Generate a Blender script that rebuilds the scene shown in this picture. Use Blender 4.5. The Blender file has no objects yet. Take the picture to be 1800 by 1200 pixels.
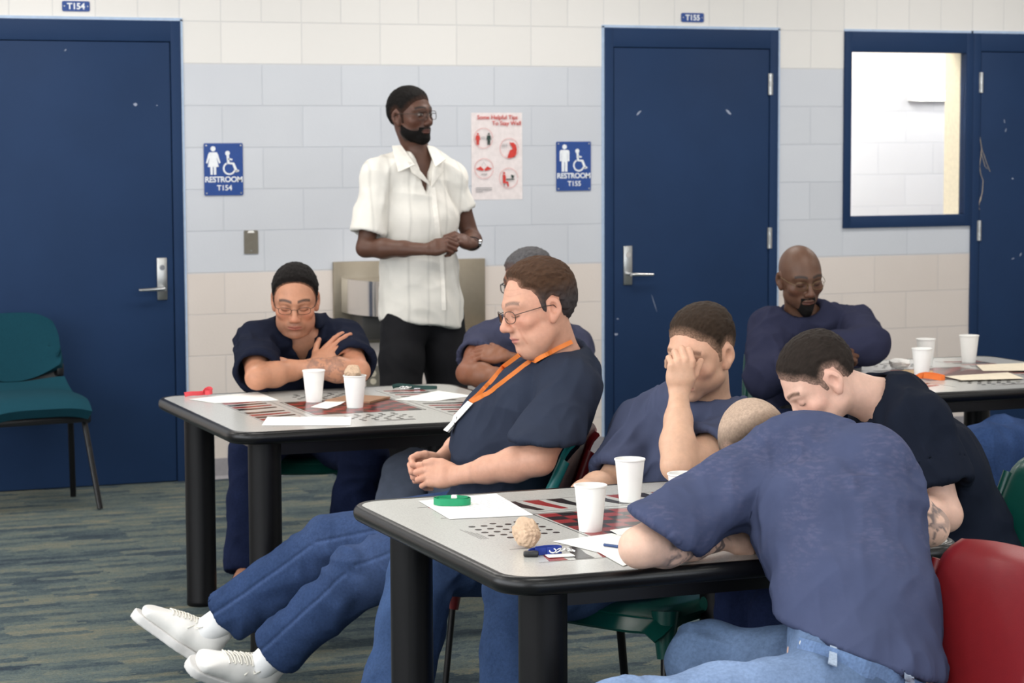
import bpy, bmesh, math, random
import numpy as np
from mathutils import Vector, Matrix
random.seed(4)
SC = bpy.context.scene
COL = SC.collection
PI = math.pi

# ------------------------------------------------------------------ camera
FOC = 3996.9                    # focal length in pixels of an 1800 px wide frame
YAW, PIT, ROL = 0.377885, -0.0892465, -0.003993
CAM = np.array([-2.59482, -10.86231, 1.66787])
_F = np.array([math.sin(YAW)*math.cos(PIT), math.cos(YAW)*math.cos(PIT), math.sin(PIT)])
_R0 = np.array([math.cos(YAW), -math.sin(YAW), 0.0])
_U0 = np.cross(_R0, _F)
_R = _R0*math.cos(ROL)+_U0*math.sin(ROL)
_U = -_R0*math.sin(ROL)+_U0*math.cos(ROL)
# level directions as seen from the camera: right, away, up
HR = np.array([math.cos(YAW), -math.sin(YAW), 0.0])
HA = np.array([math.sin(YAW), math.cos(YAW), 0.0])
HU = np.array([0, 0, 1.0])
def D(r, u, t):
    """direction: r to the right, u up, t towards the viewer"""
    v = HR*r+HU*u-HA*t
    return v/np.linalg.norm(v)
def W(px, py, d):
    """the point seen at (px,py) at distance d along the view axis"""
    return CAM+d*(_F+_R*(px-900)/FOC-_U*(py-600)/FOC)
def onz(px, py, z):
    v = _F+_R*(px-900)/FOC-_U*(py-600)/FOC
    return CAM+v*((z-CAM[2])/v[2])
cam_data = bpy.data.cameras.new('camera')
cam = bpy.data.objects.new('camera', cam_data)
COL.objects.link(cam)
cam_data.sensor_width = 36.0
cam_data.lens = FOC/1800*36
cam.matrix_world = Matrix(((_R[0], _U[0], -_F[0], CAM[0]), (_R[1], _U[1], -_F[1], CAM[1]), (_R[2], _U[2], -_F[2], CAM[2]), (0, 0, 0, 1)))
cam_data.clip_end = 100
cam_data.dof.use_dof = True; cam_data.dof.focus_distance = 5.6; cam_data.dof.aperture_fstop = 9.0
SC.camera = cam

# ------------------------------------------------------------------ materials
def srgb(r, g, b):
    f = lambda c: (c/255/12.92) if c/255 <= .04045 else ((c/255+.055)/1.055)**2.4
    return (f(r), f(g), f(b), 1)
class NT:
    def __init__(s, name):
        s.m = bpy.data.materials.new(name); s.m.use_nodes = True
        s.t = s.m.node_tree; s.b = s.t.nodes['Principled BSDF']; s.l = s.t.links
    def n(s, typ, **kw):
        o = s.t.nodes.new(typ)
        for k, v in kw.items():
            if k.startswith('i_'):
                key = k[2:].replace('_', ' ')
                o.inputs[int(key) if key.isdigit() else key].default_value = v
            else: setattr(o, k, v)
        return o
    def k(s, a, b): s.l.new(a, b)
    def coord(s, scale=(1, 1, 1), rot=(0, 0, 0), kind='Object'):
        c = s.n('ShaderNodeTexCoord'); mp = s.n('ShaderNodeMapping')
        mp.inputs['Scale'].default_value = scale; mp.inputs['Rotation'].default_value = rot
        s.k(c.outputs[kind], mp.inputs['Vector']); return mp.outputs['Vector']
    def ramp(s, fac, stops):
        r = s.n('ShaderNodeValToRGB'); e = r.color_ramp.elements
        while len(e) < len(stops): e.new(.5)
        for q, (p, c) in zip(e, stops): q.position = p; q.color = c
        s.k(fac, r.inputs['Fac']); return r.outputs['Color']
    def mix(s, fac, a, b, blend='MIX'):
        m = s.n('ShaderNodeMix', data_type='RGBA', blend_type=blend)
        for sock, v in ((m.inputs[0], fac), (m.inputs[6], a), (m.inputs[7], b)):
            if hasattr(v, 'is_linked') or hasattr(v, 'links'): s.k(v, sock)
            else: sock.default_value = v
        return m.outputs[2]
    def bump(s, h, strength=.3, dist=.01, chain=None):
        b = s.n('ShaderNodeBump'); b.inputs['Strength'].default_value = strength; b.inputs['Distance'].default_value = dist
        s.k(h, b.inputs['Height'])
        if chain is not None: s.k(chain, b.inputs['Normal'])
        return b.outputs['Normal']
    def set(s, color=None, rough=None, metal=None, normal=None, spec=None, **kw):
        I = s.b.inputs
        for key, v in (('Base Color', color), ('Roughness', rough), ('Metallic', metal), ('Normal', normal), ('Specular IOR Level', spec)):
            if v is None: continue
            if hasattr(v, 'links'): s.k(v, I[key])
            else: I[key].default_value = v
        for key, v in kw.items(): I[key.replace('_', ' ')].default_value = v
        return s.m
MATS = {}
def plain(name, rgb, rough=.5, metal=0.0, spec=.5, var=.06, scale=40, bump=.0, bscale=300, **kw):
    """procedural material: base colour with slight noise variation, optional grain bump"""
    if name in MATS: return MATS[name]
    t = NT(name); c = srgb(*rgb)
    v = t.coord()
    nz = t.n('ShaderNodeTexNoise'); nz.inputs['Scale'].default_value = scale; nz.inputs['Detail'].default_value = 4
    t.k(v, nz.inputs['Vector'])
    lo = tuple(x*(1-var) for x in c[:3])+(1,); hi = tuple(min(1, x*(1+var)) for x in c[:3])+(1,)
    col = t.ramp(nz.outputs['Fac'], [(.3, lo), (.7, hi)])
    nrm = None
    if bump:
        n2 = t.n('ShaderNodeTexNoise'); n2.inputs['Scale'].default_value = bscale; t.k(v, n2.inputs['Vector'])
        nrm = t.bump(n2.outputs['Fac'], bump, .002)
    MATS[name] = t.set(col, rough, metal, nrm, spec, **kw)
    return MATS[name]
def attr_mat(name, rough=.5, spec=.4, bump=.1, bscale=400, var=.08, vscale=60, sss=0.0, weave=None, sheen=0.0, streak=None):
    """material whose pigment comes from the mesh colour attribute 'Col', varied by noise"""
    if name in MATS: return MATS[name]
    t = NT(name); v = t.coord()
    a = t.n('ShaderNodeVertexColor', layer_name='Col')
    nz = t.n('ShaderNodeTexNoise'); nz.inputs['Scale'].default_value = vscale; nz.inputs['Detail'].default_value = 6; nz.inputs['Roughness'].default_value = .65
    if streak:
        t.k(t.coord(streak), nz.inputs['Vector'])
    else: t.k(v, nz.inputs['Vector'])
    g = t.ramp(nz.outputs['Fac'], [(.25, (1-var, 1-var, 1-var, 1)), (.75, (1+var, 1+var, 1+var, 1))])
    col = t.mix(1.0, a.outputs['Color'], g, 'MULTIPLY')
    n2 = t.n('ShaderNodeTexNoise'); n2.inputs['Scale'].default_value = bscale; n2.inputs['Detail'].default_value = 3
    if streak: t.k(t.coord(tuple(x*4 for x in streak)), n2.inputs['Vector'])
    else: t.k(v, n2.inputs['Vector'])
    nrm = t.bump(n2.outputs['Fac'], bump, .002)
    t.set(col, rough, 0, nrm, spec)
    if sss:
        t.b.inputs['Subsurface Weight'].default_value = sss
        t.b.inputs['Subsurface Radius'].default_value = (.012, .004, .002)
        t.b.inputs['Subsurface Scale'].default_value = .5
    if sheen:
        t.b.inputs['Sheen Weight'].default_value = sheen; t.b.inputs['Sheen Roughness'].default_value = .5
    MATS[name] = t.m
    return t.m

# ------------------------------------------------------------------ object helpers
def tag(o, label=None, cat=None, group=None, kind=None):
    if label: o['label'] = label
    if cat: o['category'] = cat
    if group: o['group'] = group
    if kind: o['kind'] = kind
    return o
def empty(name, loc=(0, 0, 0), rz=0, label=None, cat=None, group=None):
    o = bpy.data.objects.new(name, None); COL.objects.link(o)
    o.location = loc; o.rotation_euler = (0, 0, rz); o.empty_display_size = .1
    return tag(o, label, cat, group)
class MB:
    """collects shapes in one bmesh"""
    def __init__(s): s.b = bmesh.new(); s.mi = 0
    def _fin(s, fs):
        for f in fs: f.material_index = s.mi
    def box(s, c, size, rz=0.0, bevel=0.0, mat=None):
        r = bmesh.ops.create_cube(s.b, size=1.0)
        vs = r['verts']
        M = Matrix.Translation(c) @ (mat if mat is not None else Matrix.Rotation(rz, 4, 'Z')) @ Matrix.Diagonal((*size, 1))
        bmesh.ops.transform(s.b, matrix=M, verts=vs)
        fs = list({f for v in vs for f in v.link_faces})
        if bevel:
            es = list({e for v in vs for e in v.link_edges})
            rb = bmesh.ops.bevel(s.b, geom=es, offset=bevel, segments=2, profile=.5, affect='EDGES')
            fs = list(set(rb['faces']) | {f for f in fs if f.is_valid})
        s._fin(fs); return s
    def cyl(s, a, b, r0, r1=None, seg=24, cap=True):
        a = Vector(a); b = Vector(b); r1 = r0 if r1 is None else r1
        z = (b-a); L = z.length
        r = bmesh.ops.create_cone(s.b, cap_ends=cap, segments=seg, radius1=r0, radius2=r1, depth=L)
        M = Matrix.Translation((a+b)/2) @ z.to_track_quat('Z', 'Y').to_matrix().to_4x4()
        bmesh.ops.transform(s.b, matrix=M, verts=r['verts'])
        s._fin({f for v in r['verts'] for f in v.link_faces}); return s
    def ball(s, c, r, seg=16, scale=(1, 1, 1)):
        q = bmesh.ops.create_uvsphere(s.b, u_segments=seg, v_segments=max(6, seg//2), radius=r)
        bmesh.ops.transform(s.b, matrix=Matrix.Translation(c) @ Matrix.Diagonal((*scale, 1)), verts=q['verts'])
        s._fin({f for v in q['verts'] for f in v.link_faces}); return s
    def tube(s, pts, r, seg=10, closed=False, flat=None):
        """swept tube; r number or list; flat=(w,t) sweeps a ribbon of that half-width and half-thickness"""
        P = [Vector(p) for p in pts]; n = len(P); rings = []
        up = Vector((0, 0, 1)); prev = None
        for i, p in enumerate(P):
            t = (P[(i+1) % n]-P[i-1]) if closed else (P[min(i+1, n-1)]-P[max(i-1, 0)])
            t.normalize()
            if prev is None:
                x = t.cross(up)
                if x.length < .05: x = t.cross(Vector((1, 0, 0)))
            else: x = prev-t*prev.dot(t)
            x.normalize(); prev = x; y = t.cross(x)
            ri = r[i] if isinstance(r, (list, tuple)) else r
            w, h = (flat if flat else (ri, ri))
            rings.append([s.b.verts.new(p+x*math.cos(a)*w+y*math.sin(a)*h) for a in [2*PI*k/seg for k in range(seg)]])
        fs = []
        for i in range(n if closed else n-1):
            A, B = rings[i], rings[(i+1) % n]
            for k in range(seg): fs.append(s.b.faces.new((A[k], A[(k+1) % seg], B[(k+1) % seg], B[k])))
        if not closed:
            fs.append(s.b.faces.new(list(reversed(rings[0])))); fs.append(s.b.faces.new(rings[-1]))
        s._fin(fs); return s
    def lathe(s, prof, seg=32, c=(0, 0, 0)):
        """revolve (r,z) profile about vertical axis through c"""
        rings = []
        for r, z in prof:
            if r < 1e-6: rings.append([s.b.verts.new((c[0], c[1], c[2]+z))])
            else: rings.append([s.b.verts.new((c[0]+r*math.cos(2*PI*k/seg), c[1]+r*math.sin(2*PI*k/seg), c[2]+z)) for k in range(seg)])
        fs = []
        for A, B in zip(rings, rings[1:]):
            for k in range(seg):
                q = [A[k % len(A)], A[(k+1) % len(A)], B[(k+1) % len(B)], B[k % len(B)]]
                u = []
                for v in q:
                    if v not in u: u.append(v)
                if len(u) > 2: fs.append(s.b.faces.new(u))
        s._fin(fs); return s
    def prism(s, poly, z0, z1, axes=None):
        """extrude 2D polygon; axes=(o,x,y,n) maps to space"""
        if axes is None: f = lambda x, y, z: (x, y, z)
        else:
            o, ax, ay, an = [Vector(q) for q in axes]
            f = lambda x, y, z: o+ax*x+ay*y+an*z
        A = [s.b.verts.new(f(x, y, z0)) for x, y in poly]; B = [s.b.verts.new(f(x, y, z1)) for x, y in poly]
        n = len(poly); fs = [s.b.faces.new(list(reversed(A))), s.b.faces.new(B)]
        for i in range(n): fs.append(s.b.faces.new((A[i], A[(i+1) % n], B[(i+1) % n], B[i])))
        s._fin(fs); return s
    def grid(s, fn, nu, nv, thick=0.0):
        """surface fn(u,v)->point on 0..1; thick makes a closed slab along the normals"""
        P = [[Vector(fn(i/nu, j/nv)) for j in range(nv+1)] for i in range(nu+1)]
        V = [[s.b.verts.new(p) for p in r] for r in P]; fs = []
        if not thick:
            for i in range(nu):
                for j in range(nv): fs.append(s.b.faces.new((V[i][j], V[i+1][j], V[i+1][j+1], V[i][j+1])))
        else:
            def nrm(i, j):
                a = P[min(i+1, nu)][j]-P[max(i-1, 0)][j]; b = P[i][min(j+1, nv)]-P[i][max(j-1, 0)]
                n = a.cross(b); n.normalize(); return n
            B = [[s.b.verts.new(P[i][j]-nrm(i, j)*thick) for j in range(nv+1)] for i in range(nu+1)]
            for i in range(nu):
                for j in range(nv):
                    fs.append(s.b.faces.new((V[i][j], V[i+1][j], V[i+1][j+1], V[i][j+1])))
                    fs.append(s.b.faces.new((B[i][j+1], B[i+1][j+1], B[i+1][j], B[i][j])))
            for i in range(nu):
                fs.append(s.b.faces.new((V[i][0], B[i][0], B[i+1][0], V[i+1][0])))
                fs.append(s.b.faces.new((V[i+1][nv], B[i+1][nv], B[i][nv], V[i][nv])))
            for j in range(nv):
                fs.append(s.b.faces.new((V[0][j+1], B[0][j+1], B[0][j], V[0][j])))
                fs.append(s.b.faces.new((V[nu][j], B[nu][j], B[nu][j+1], V[nu][j+1])))
        s._fin(fs); return s
    def build(s, name, mats, parent=None, smooth=None, loc=None, fixn=True):
        if fixn: bmesh.ops.recalc_face_normals(s.b, faces=s.b.faces)
        me = bpy.data.meshes.new(name); s.b.to_mesh(me); s.b.free()
        for m in (mats if isinstance(mats, (list, tuple)) else [mats]): me.materials.append(m)
        if smooth is not None:
            me.polygons.foreach_set('use_smooth', [True]*len(me.polygons))
            me.set_sharp_from_angle(angle=math.radians(smooth))
        o = bpy.data.objects.new(name, me); COL.objects.link(o)
        if parent is not None: o.parent = parent
        if loc is not None: o.location = loc
        return o
def copy_tree(o, parent=None):
    c = o.copy(); COL.objects.link(c)
    if parent is not None: c.parent = parent
    for ch in list(o.children): copy_tree(ch, c)
    return c
def rrect(w, h, r, n=6):
    pts = []
    for cx, cy, a0 in ((w/2-r, h/2-r, 0), (-w/2+r, h/2-r, 90), (-w/2+r, -h/2+r, 180), (w/2-r, -h/2+r, 270)):
        for k in range(n+1):
            a = math.radians(a0+90*k/n); pts.append((cx+r*math.cos(a), cy+r*math.sin(a)))
    return pts
def text_mesh(s, size, bold=0.0, align='CENTER', space=1.0):
    """letters as (verts, faces) in the xy plane"""
    cu = bpy.data.curves.new('letters', 'FONT'); cu.body = s; cu.size = size; cu.align_x = align; cu.offset = bold; cu.space_character = space
    cu.resolution_u = 3; cu.extrude = .0006
    o = bpy.data.objects.new('letters', cu); COL.objects.link(o)
    dg = bpy.context.evaluated_depsgraph_get(); me = bpy.data.meshes.new_from_object(o.evaluated_get(dg))
    vs = [tuple(v.co) for v in me.vertices]; fs = [tuple(p.vertices) for p in me.polygons]
    bpy.data.objects.remove(o); bpy.data.curves.remove(cu); bpy.data.meshes.remove(me)
    return vs, fs
def add_text(mb, s, size, o, ax, ay, an, **kw):
    o, ax, ay, an = [Vector(q) for q in (o, ax, ay, an)]
    vs, fs = text_mesh(s, size, **kw)
    V = [mb.b.verts.new(o+ax*x+ay*y+an*z) for x, y, z in vs]
    out = []
    for f in fs:
        try: out.append(mb.b.faces.new([V[i] for i in f]))
        except ValueError: pass
    mb._fin(out)
# ------------------------------------------------------------------ room
XL, XR, YB, YF, ZC = -4.6, 6.6, 0.0, -13.2, 3.05
def wall_mat():
    t = NT('painted_concrete_block')
    c = t.n('ShaderNodeTexCoord'); sp = t.n('ShaderNodeSeparateXYZ'); t.k(c.outputs['Object'], sp.inputs[0])
    ad = t.n('ShaderNodeMath', operation='ADD'); t.k(sp.outputs['X'], ad.inputs[0]); t.k(sp.outputs['Y'], ad.inputs[1])
    cb = t.n('ShaderNodeCombineXYZ'); t.k(ad.outputs[0], cb.inputs['X']); t.k(sp.outputs['Z'], cb.inputs['Y'])
    def brick(w, off, ox):
        mp = t.n('ShaderNodeMapping'); mp.inputs['Location'].default_value = (ox, 0, 0); t.k(cb.outputs[0], mp.inputs['Vector'])
        b = t.n('ShaderNodeTexBrick'); b.offset = off; b.offset_frequency = 2; b.squash = 1
        for k, v in (('Scale', 1), ('Mortar Size', .0032), ('Mortar Smooth', .35), ('Bias', 0), ('Brick Width', w), ('Row Height', .2032)): b.inputs[k].default_value = v
        b.inputs['Color1'].default_value = (0, 0, 0, 1); b.inputs['Color2'].default_value = (1, 1, 1, 1)
        t.k(mp.outputs[0], b.inputs['Vector']); return b
    b1 = brick(.4064, .5, .4064-.0); b2 = brick(.2032, 0, .0)
    gt = t.n('ShaderNodeMath', operation='GREATER_THAN'); t.k(sp.outputs['Z'], gt.inputs[0]); gt.inputs[1].default_value = 2.2352
    fac = t.n('ShaderNodeMix', data_type='FLOAT'); t.k(gt.outputs[0], fac.inputs[0]); t.k(b1.outputs['Fac'], fac.inputs[2]); t.k(b2.outputs['Fac'], fac.inputs[3])
    nz = t.n('ShaderNodeTexNoise'); nz.inputs['Scale'].default_value = 1.3; nz.inputs['Detail'].default_value = 3; t.k(c.outputs['Object'], nz.inputs['Vector'])
    band1 = t.n('ShaderNodeMapRange'); t.k(sp.outputs['Z'], band1.inputs[0]); band1.inputs[1].default_value = 1.010; band1.inputs[2].default_value = 1.022
    band2 = t.n('ShaderNodeMapRange'); t.k(sp.outputs['Z'], band2.inputs[0]); band2.inputs[1].default_value = 2.026; band2.inputs[2].default_value = 2.038
    cream = t.ramp(nz.outputs['Fac'], [(.3, srgb(218, 207, 199)), (.7, srgb(225, 215, 208))])
    blue = t.ramp(nz.outputs['Fac'], [(.3, srgb(202, 205, 212)), (.7, srgb(209, 212, 218))])
    lo = t.mix(band1.outputs[0], cream, blue)
    col = t.mix(band2.outputs[0], lo, srgb(233, 230, 226))
    var = t.mix(.05, col, b1.outputs['Color'], 'MULTIPLY')
    jc = t.mix(.22, var, srgb(150, 165, 185), 'MIX')
    mj = t.n('ShaderNodeMath', operation='MULTIPLY'); t.k(fac.outputs[0], mj.inputs[0]); mj.inputs[1].default_value = .55
    col2 = t.mix(mj.outputs[0], var, jc)
    n2 = t.n('ShaderNodeTexNoise'); n2.inputs['Scale'].default_value = 90; n2.inputs['Detail'].default_value = 4; t.k(c.outputs['Object'], n2.inputs['Vector'])
    inv = t.n('ShaderNodeMath', operation='SUBTRACT'); inv.inputs[0].default_value = 1; t.k(fac.outputs[0], inv.inputs[1])
    nb = t.bump(inv.outputs[0], .55, .006); nb = t.bump(n2.outputs['Fac'], .12, .004, nb)
    return t.set(col2, .55, 0, nb, .35)
WALLM = wall_mat()
def carpet_mat():
    t = NT('striated_carpet_tile'); v0 = t.coord()
    wn = t.n('ShaderNodeTexNoise'); wn.inputs['Scale'].default_value = 28; wn.inputs['Detail'].default_value = 3; t.k(v0, wn.inputs['Vector'])
    wa = t.n('ShaderNodeVectorMath', operation='MULTIPLY_ADD'); t.k(wn.outputs['Color'], wa.inputs[0]); wa.inputs[1].default_value = (.16, .05, 0); t.k(v0, wa.inputs[2]); v = wa.outputs[0]
    b = t.n('ShaderNodeTexBrick'); b.offset = .37; b.offset_frequency = 2
    for k, val in (('Scale', 1), ('Mortar Size', .0), ('Bias', -.1), ('Brick Width', .95), ('Row Height', .24)): b.inputs[k].default_value = val
    b.inputs['Color1'].default_value = (0, 0, 0, 1); b.inputs['Color2'].default_value = (1, 1, 1, 1); t.k(v, b.inputs['Vector'])
    b2 = t.n('ShaderNodeTexBrick'); b2.offset = .43; b2.offset_frequency = 3
    for k, val in (('Scale', 1), ('Mortar Size', .0), ('Brick Width', .26), ('Row Height', .055)): b2.inputs[k].default_value = val
    b2.inputs['Color1'].default_value = (0, 0, 0, 1); b2.inputs['Color2'].default_value = (1, 1, 1, 1); t.k(v, b2.inputs['Vector'])
    n1 = t.n('ShaderNodeTexNoise'); n1.inputs['Scale'].default_value = 1; n1.inputs['Detail'].default_value = 5; t.k(t.coord((9, 22, 1)), n1.inputs['Vector'])
    n2 = t.n('ShaderNodeTexNoise'); n2.inputs['Scale'].default_value = 1; n2.inputs['Detail'].default_value = 6; n2.inputs['Roughness'].default_value = .8; t.k(t.coord((80, 130, 1)), n2.inputs['Vector'])
    nb_ = t.n('ShaderNodeTexNoise'); nb_.inputs['Scale'].default_value = 1; nb_.inputs['Detail'].default_value = 4; t.k(t.coord((5, 12, 1)), nb_.inputs['Vector'])
    f1 = t.mix(.5, n1.outputs['Color'], nb_.outputs['Color']); f1 = t.mix(.12, f1, b.outputs['Color']); f1 = t.mix(.22, f1, b2.outputs['Color']); f1 = t.mix(.46, f1, n2.outputs['Color'])
    bw = t.n('ShaderNodeRGBToBW'); t.k(f1, bw.inputs[0])
    col = t.ramp(bw.outputs[0], [(.34, srgb(38, 46, 60)), (.43, srgb(66, 78, 86)), (.50, srgb(92, 104, 104)), (.57, srgb(116, 118, 106)), (.66, srgb(140, 134, 114))])
    n3 = t.n('ShaderNodeTexNoise'); n3.inputs['Scale'].default_value = 170; n3.inputs['Detail'].default_value = 4; n3.inputs['Roughness'].default_value = .8; t.k(v, n3.inputs['Vector'])
    sp = t.ramp(n3.outputs['Fac'], [(.3, (.40, .40, .40, 1)), (.7, (1.55, 1.55, 1.55, 1))])
    col = t.mix(1, col, sp, 'MULTIPLY')
    return t.set(col, .95, 0, t.bump(n3.outputs['Fac'], .6, .006), .1)
def door_paint(name, rgb):
    t = NT(name); v = t.coord()
    nz = t.n('ShaderNodeTexNoise'); nz.inputs['Scale'].default_value = 2.2; nz.inputs['Detail'].default_value = 3; t.k(v, nz.inputs['Vector'])
    c = srgb(*rgb)
    col = t.ramp(nz.outputs['Fac'], [(.3, tuple(x*.93 for x in c[:3])+(1,)), (.7, tuple(x*1.07 for x in c[:3])+(1,))])
    n2 = t.n('ShaderNodeTexNoise'); n2.inputs['Scale'].default_value = 160; n2.inputs['Detail'].default_value = 2; t.k(v, n2.inputs['Vector'])
    return t.set(col, .55, 0, t.bump(n2.outputs['Fac'], .10, .003), .15)
BLUE = door_paint('navy_door_enamel', (32, 54, 88))
EDGE = plain('pale_blue_caulk', (176, 196, 222), .6)
STEEL = plain('brushed_steel', (190, 190, 188), .32, 1.0, bump=.05, bscale=500)
CHROME = plain('chrome', (222, 222, 222), .12, 1.0)
BLACKP = plain('black_plastic', (22, 22, 25), .38, 0, .5, bump=.15, bscale=500)
BLACKM = plain('black_metal', (16, 16, 19), .3, 0, .5)
WHITEP = plain('white_paper', (240, 238, 234), .8, 0, .2, var=.02)

def struct(o, name=None):
    o['kind'] = 'structure'; return o
# floor and ceiling
struct(MB().box(((XL+XR)/2, (YF+YB)/2+.1, -.05), (XR-XL, YB-YF+.2, .1)).build('floor', carpet_mat()))
CEIL = plain('ceiling_tile', (226, 224, 218), .9, bump=.3, bscale=120)
struct(MB().box(((XL+XR)/2, (YF+YB)/2, ZC+.05), (XR-XL, YB-YF, .1)).build('ceiling', CEIL))
# back wall of concrete block with door and window openings
openings = [(-1.016, 0.0, 0, 2.2352), (2.2352, 3.2512, 0, 2.2352), (3.6576, 4.4704, 1.17, 2.2352), (4.4704, 5.44, 0, 2.2352)]
xs = sorted({XL, XR, *[o[0] for o in openings], *[o[1] for o in openings]}); zs = sorted({0, ZC, 1.17, 2.2352})
w = MB()
for x0, x1 in zip(xs, xs[1:]):
    for z0, z1 in zip(zs, zs[1:]):
        cx, cz = (x0+x1)/2, (z0+z1)/2
        if any(o[0] < cx < o[1] and o[2] < cz < o[3] for o in openings): continue
        w.box((cx, .10, cz), (x1-x0, .20, z1-z0))
bmesh.ops.remove_doubles(w.b, verts=w.b.verts, dist=1e-4)
struct(w.build('wall_back', WALLM))
struct(MB().box((XL-.08, (YF+YB)/2, ZC/2), (.16, YB-YF, ZC)).build('wall_left', WALLM))
struct(MB().box((XR+.08, (YF+YB)/2, ZC/2), (.16, YB-YF, ZC)).build('wall_right', WALLM))
# front wall (behind the camera) with a long window band
w = MB(); FX0, FX1, FZ0, FZ1 = -4.0, 6.2, .9, 2.6
w.box(((XL+XR)/2, YF-.08, FZ0/2), (XR-XL, .16, FZ0)); w.box(((XL+XR)/2, YF-.08, (FZ1+ZC)/2), (XR-XL, .16, ZC-FZ1))
w.box(((XL+FX0)/2, YF-.08, (FZ0+FZ1)/2), (FX0-XL, .16, FZ1-FZ0)); w.box(((XR+FX1)/2, YF-.08, (FZ0+FZ1)/2), (XR-FX1, .16, FZ1-FZ0))
struct(w.build('wall_front', WALLM))
# cove base
BASEM = plain('grey_rubber_base', (150, 146, 150), .5)
for i, (x0, x1) in enumerate(((XL, -1.016), (0.0, 2.2352), (3.2512, 4.4704), (5.44, XR))):
    prof = [(0, 0), (-.018, 0), (-.012, .006), (-.007, .016), (-.006, .10), (0, .102)]
    b = MB(); b.prism([(y, z) for y, z in prof], x0+.001, x1-.001, ((0, -.0005, .0005), (0, 1, 0), (0, 0, 1), (1, 0, 0)))
    struct(b.build('baseboard_back' if i == 0 else 'baseboard_back.%03d' % i, BASEM))

# ---- doors
FW = .05
SCUFF = plain('pale_scuff_paint', (150, 158, 178), .7)
def frame_mesh(x0, x1, head=.10):
    f = MB(); y0, y1 = -.016, .14
    f.box((x0+FW/2, (y0+y1)/2, 2.2352/2), (FW, y1-y0, 2.2352), bevel=.004)
    f.box((x1-FW/2, (y0+y1)/2, 2.2352/2), (FW, y1-y0, 2.2352), bevel=.004)
    f.box(((x0+x1)/2, (y0+y1)/2, 2.2352-head/2), (x1-x0-2*FW+.004, y1-y0-.002, head), bevel=.004)
    # stop behind the leaf
    f.box(((x0+x1)/2, .085, 2.2352-head-.012), (x1-x0-2*FW, .10, .03)); f.box((x0+FW+.006, .085, 1.06), (.02, .10, 2.1)); f.box((x1-FW-.006, .085, 1.06), (.02, .10, 2.1))
    return f
def lever(x, z, side, parent):
    h = empty('door_handle', (x, 0, z)); h.parent = parent
    MB().box((0, -.0155, 0), (.050, .012, .205), bevel=.004).build('escutcheon', STEEL, h, 30)
    k = MB(); k.cyl((0, -.016, -.045), (0, -.07, -.045), .010); k.tube([(0, -.065, -.045), (side*.02, -.068, -.045), (side*.06, -.068, -.047), (side*.125, -.064, -.049)], [.011, .0105, .009, .008], 12)
    k.build('lever', CHROME, h, 40)
    MB().cyl((0, -.016, .055), (0, -.026, .055), .013).build('lock_cylinder', CHROME, h, 30)
    return h
def hinge(x, z, parent):
    k = MB()
    for j in range(5): k.cyl((x, -.020, z-.055+j*.0225), (x, -.020, z-.0345+j*.0225), .0075, seg=12)
    k.box((x+.001, -.015, z), (.026, .004, .112))
    return k.build('hinge', STEEL, parent, 30)
def door(idx, x0, x1, handle, hinges):
    root = empty('door_%d' % idx, (0, 0, 0)); struct(root)
    frame_mesh(x0, x1).build('door_frame', BLUE, root, 30)
    MB().box(((x0+x1)/2, .012, 1.068), (x1-x0-2*FW-.008, .045, 2.128), bevel=.003).build('door_leaf', BLUE, root, 30)
    if handle: lever(handle[0], handle[1], handle[2], root)
    for hx, hz in hinges: hinge(hx, hz, root)
    e = MB()
    if idx < 3:
        for xx in (x0-.006, x1+.006): e.box((xx, -.003, 2.242/2+.05), (.012, .010, 2.242-.10))
    e.box(((x0+x1)/2, -.003, 2.242), (x1-x0+.024, .010, .014))
    e.build('caulk_line', EDGE, root)
    return root
d1 = door(1, -1.016, 0, (-.112, .995, -1), [])
d2 = door(2, 2.2352, 3.2512, (2.365, 1.0, 1), [(3.202, 1.948), (3.202, 1.127), (3.202, .25)])
d3 = door(3, 4.4704, 5.44, (5.32, 1.0, -1), [(4.520, 1.964), (4.520, 1.142), (4.520, .25)])
def scuffs(parent, items):
    m = MB()
    for x, z, a, L, wd in items:
        pts = []
        rn = random.Random(int(x*1000+z*77))
        n = 9
        for k in range(n): pts.append((math.cos(2*PI*k/n)*L*(.7+.5*rn.random()), math.sin(2*PI*k/n)*wd*(.6+.6*rn.random())))
        c, s_ = math.cos(a), math.sin(a)
        m.prism([(p*c-q*s_, p*s_+q*c) for p, q in pts], 0, .0008, ((x, -.0105, z), (1, 0, 0), (0, 0, 1), (0, -1, 0)))
    return m.build('paint_scuff', SCUFF, parent)
scuffs(d1, [(-.555, 2.09, .6, .006, .003), (-.225, 1.835, 0, .011, .008), (-.12, 1.83, .3, .003, .003)])
scuffs(d2, [(2.43, 1.795, .7, .017, .006), (2.955, 1.80, -.8, .02, .008), (2.275, 1.25, 1.4, .018, .006), (2.30, .64, 0, .012, .007), (2.31, .72, 0, .006, .004), (2.52, .8, 1.9, .05, .0012)])
scuffs(d3, [(4.68, 1.75, 1.8, .01, .003), (4.69, 1.70, 1.2, .012, .003), (4.74, 1.43, 0, .006, .004), (4.80, 1.0, 1, .012, .004), (4.75, .98, .4, .01, .003)])
tear = MB()
WOODC = plain('bare_peeled_paint', (196, 182, 165), .8)
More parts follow.
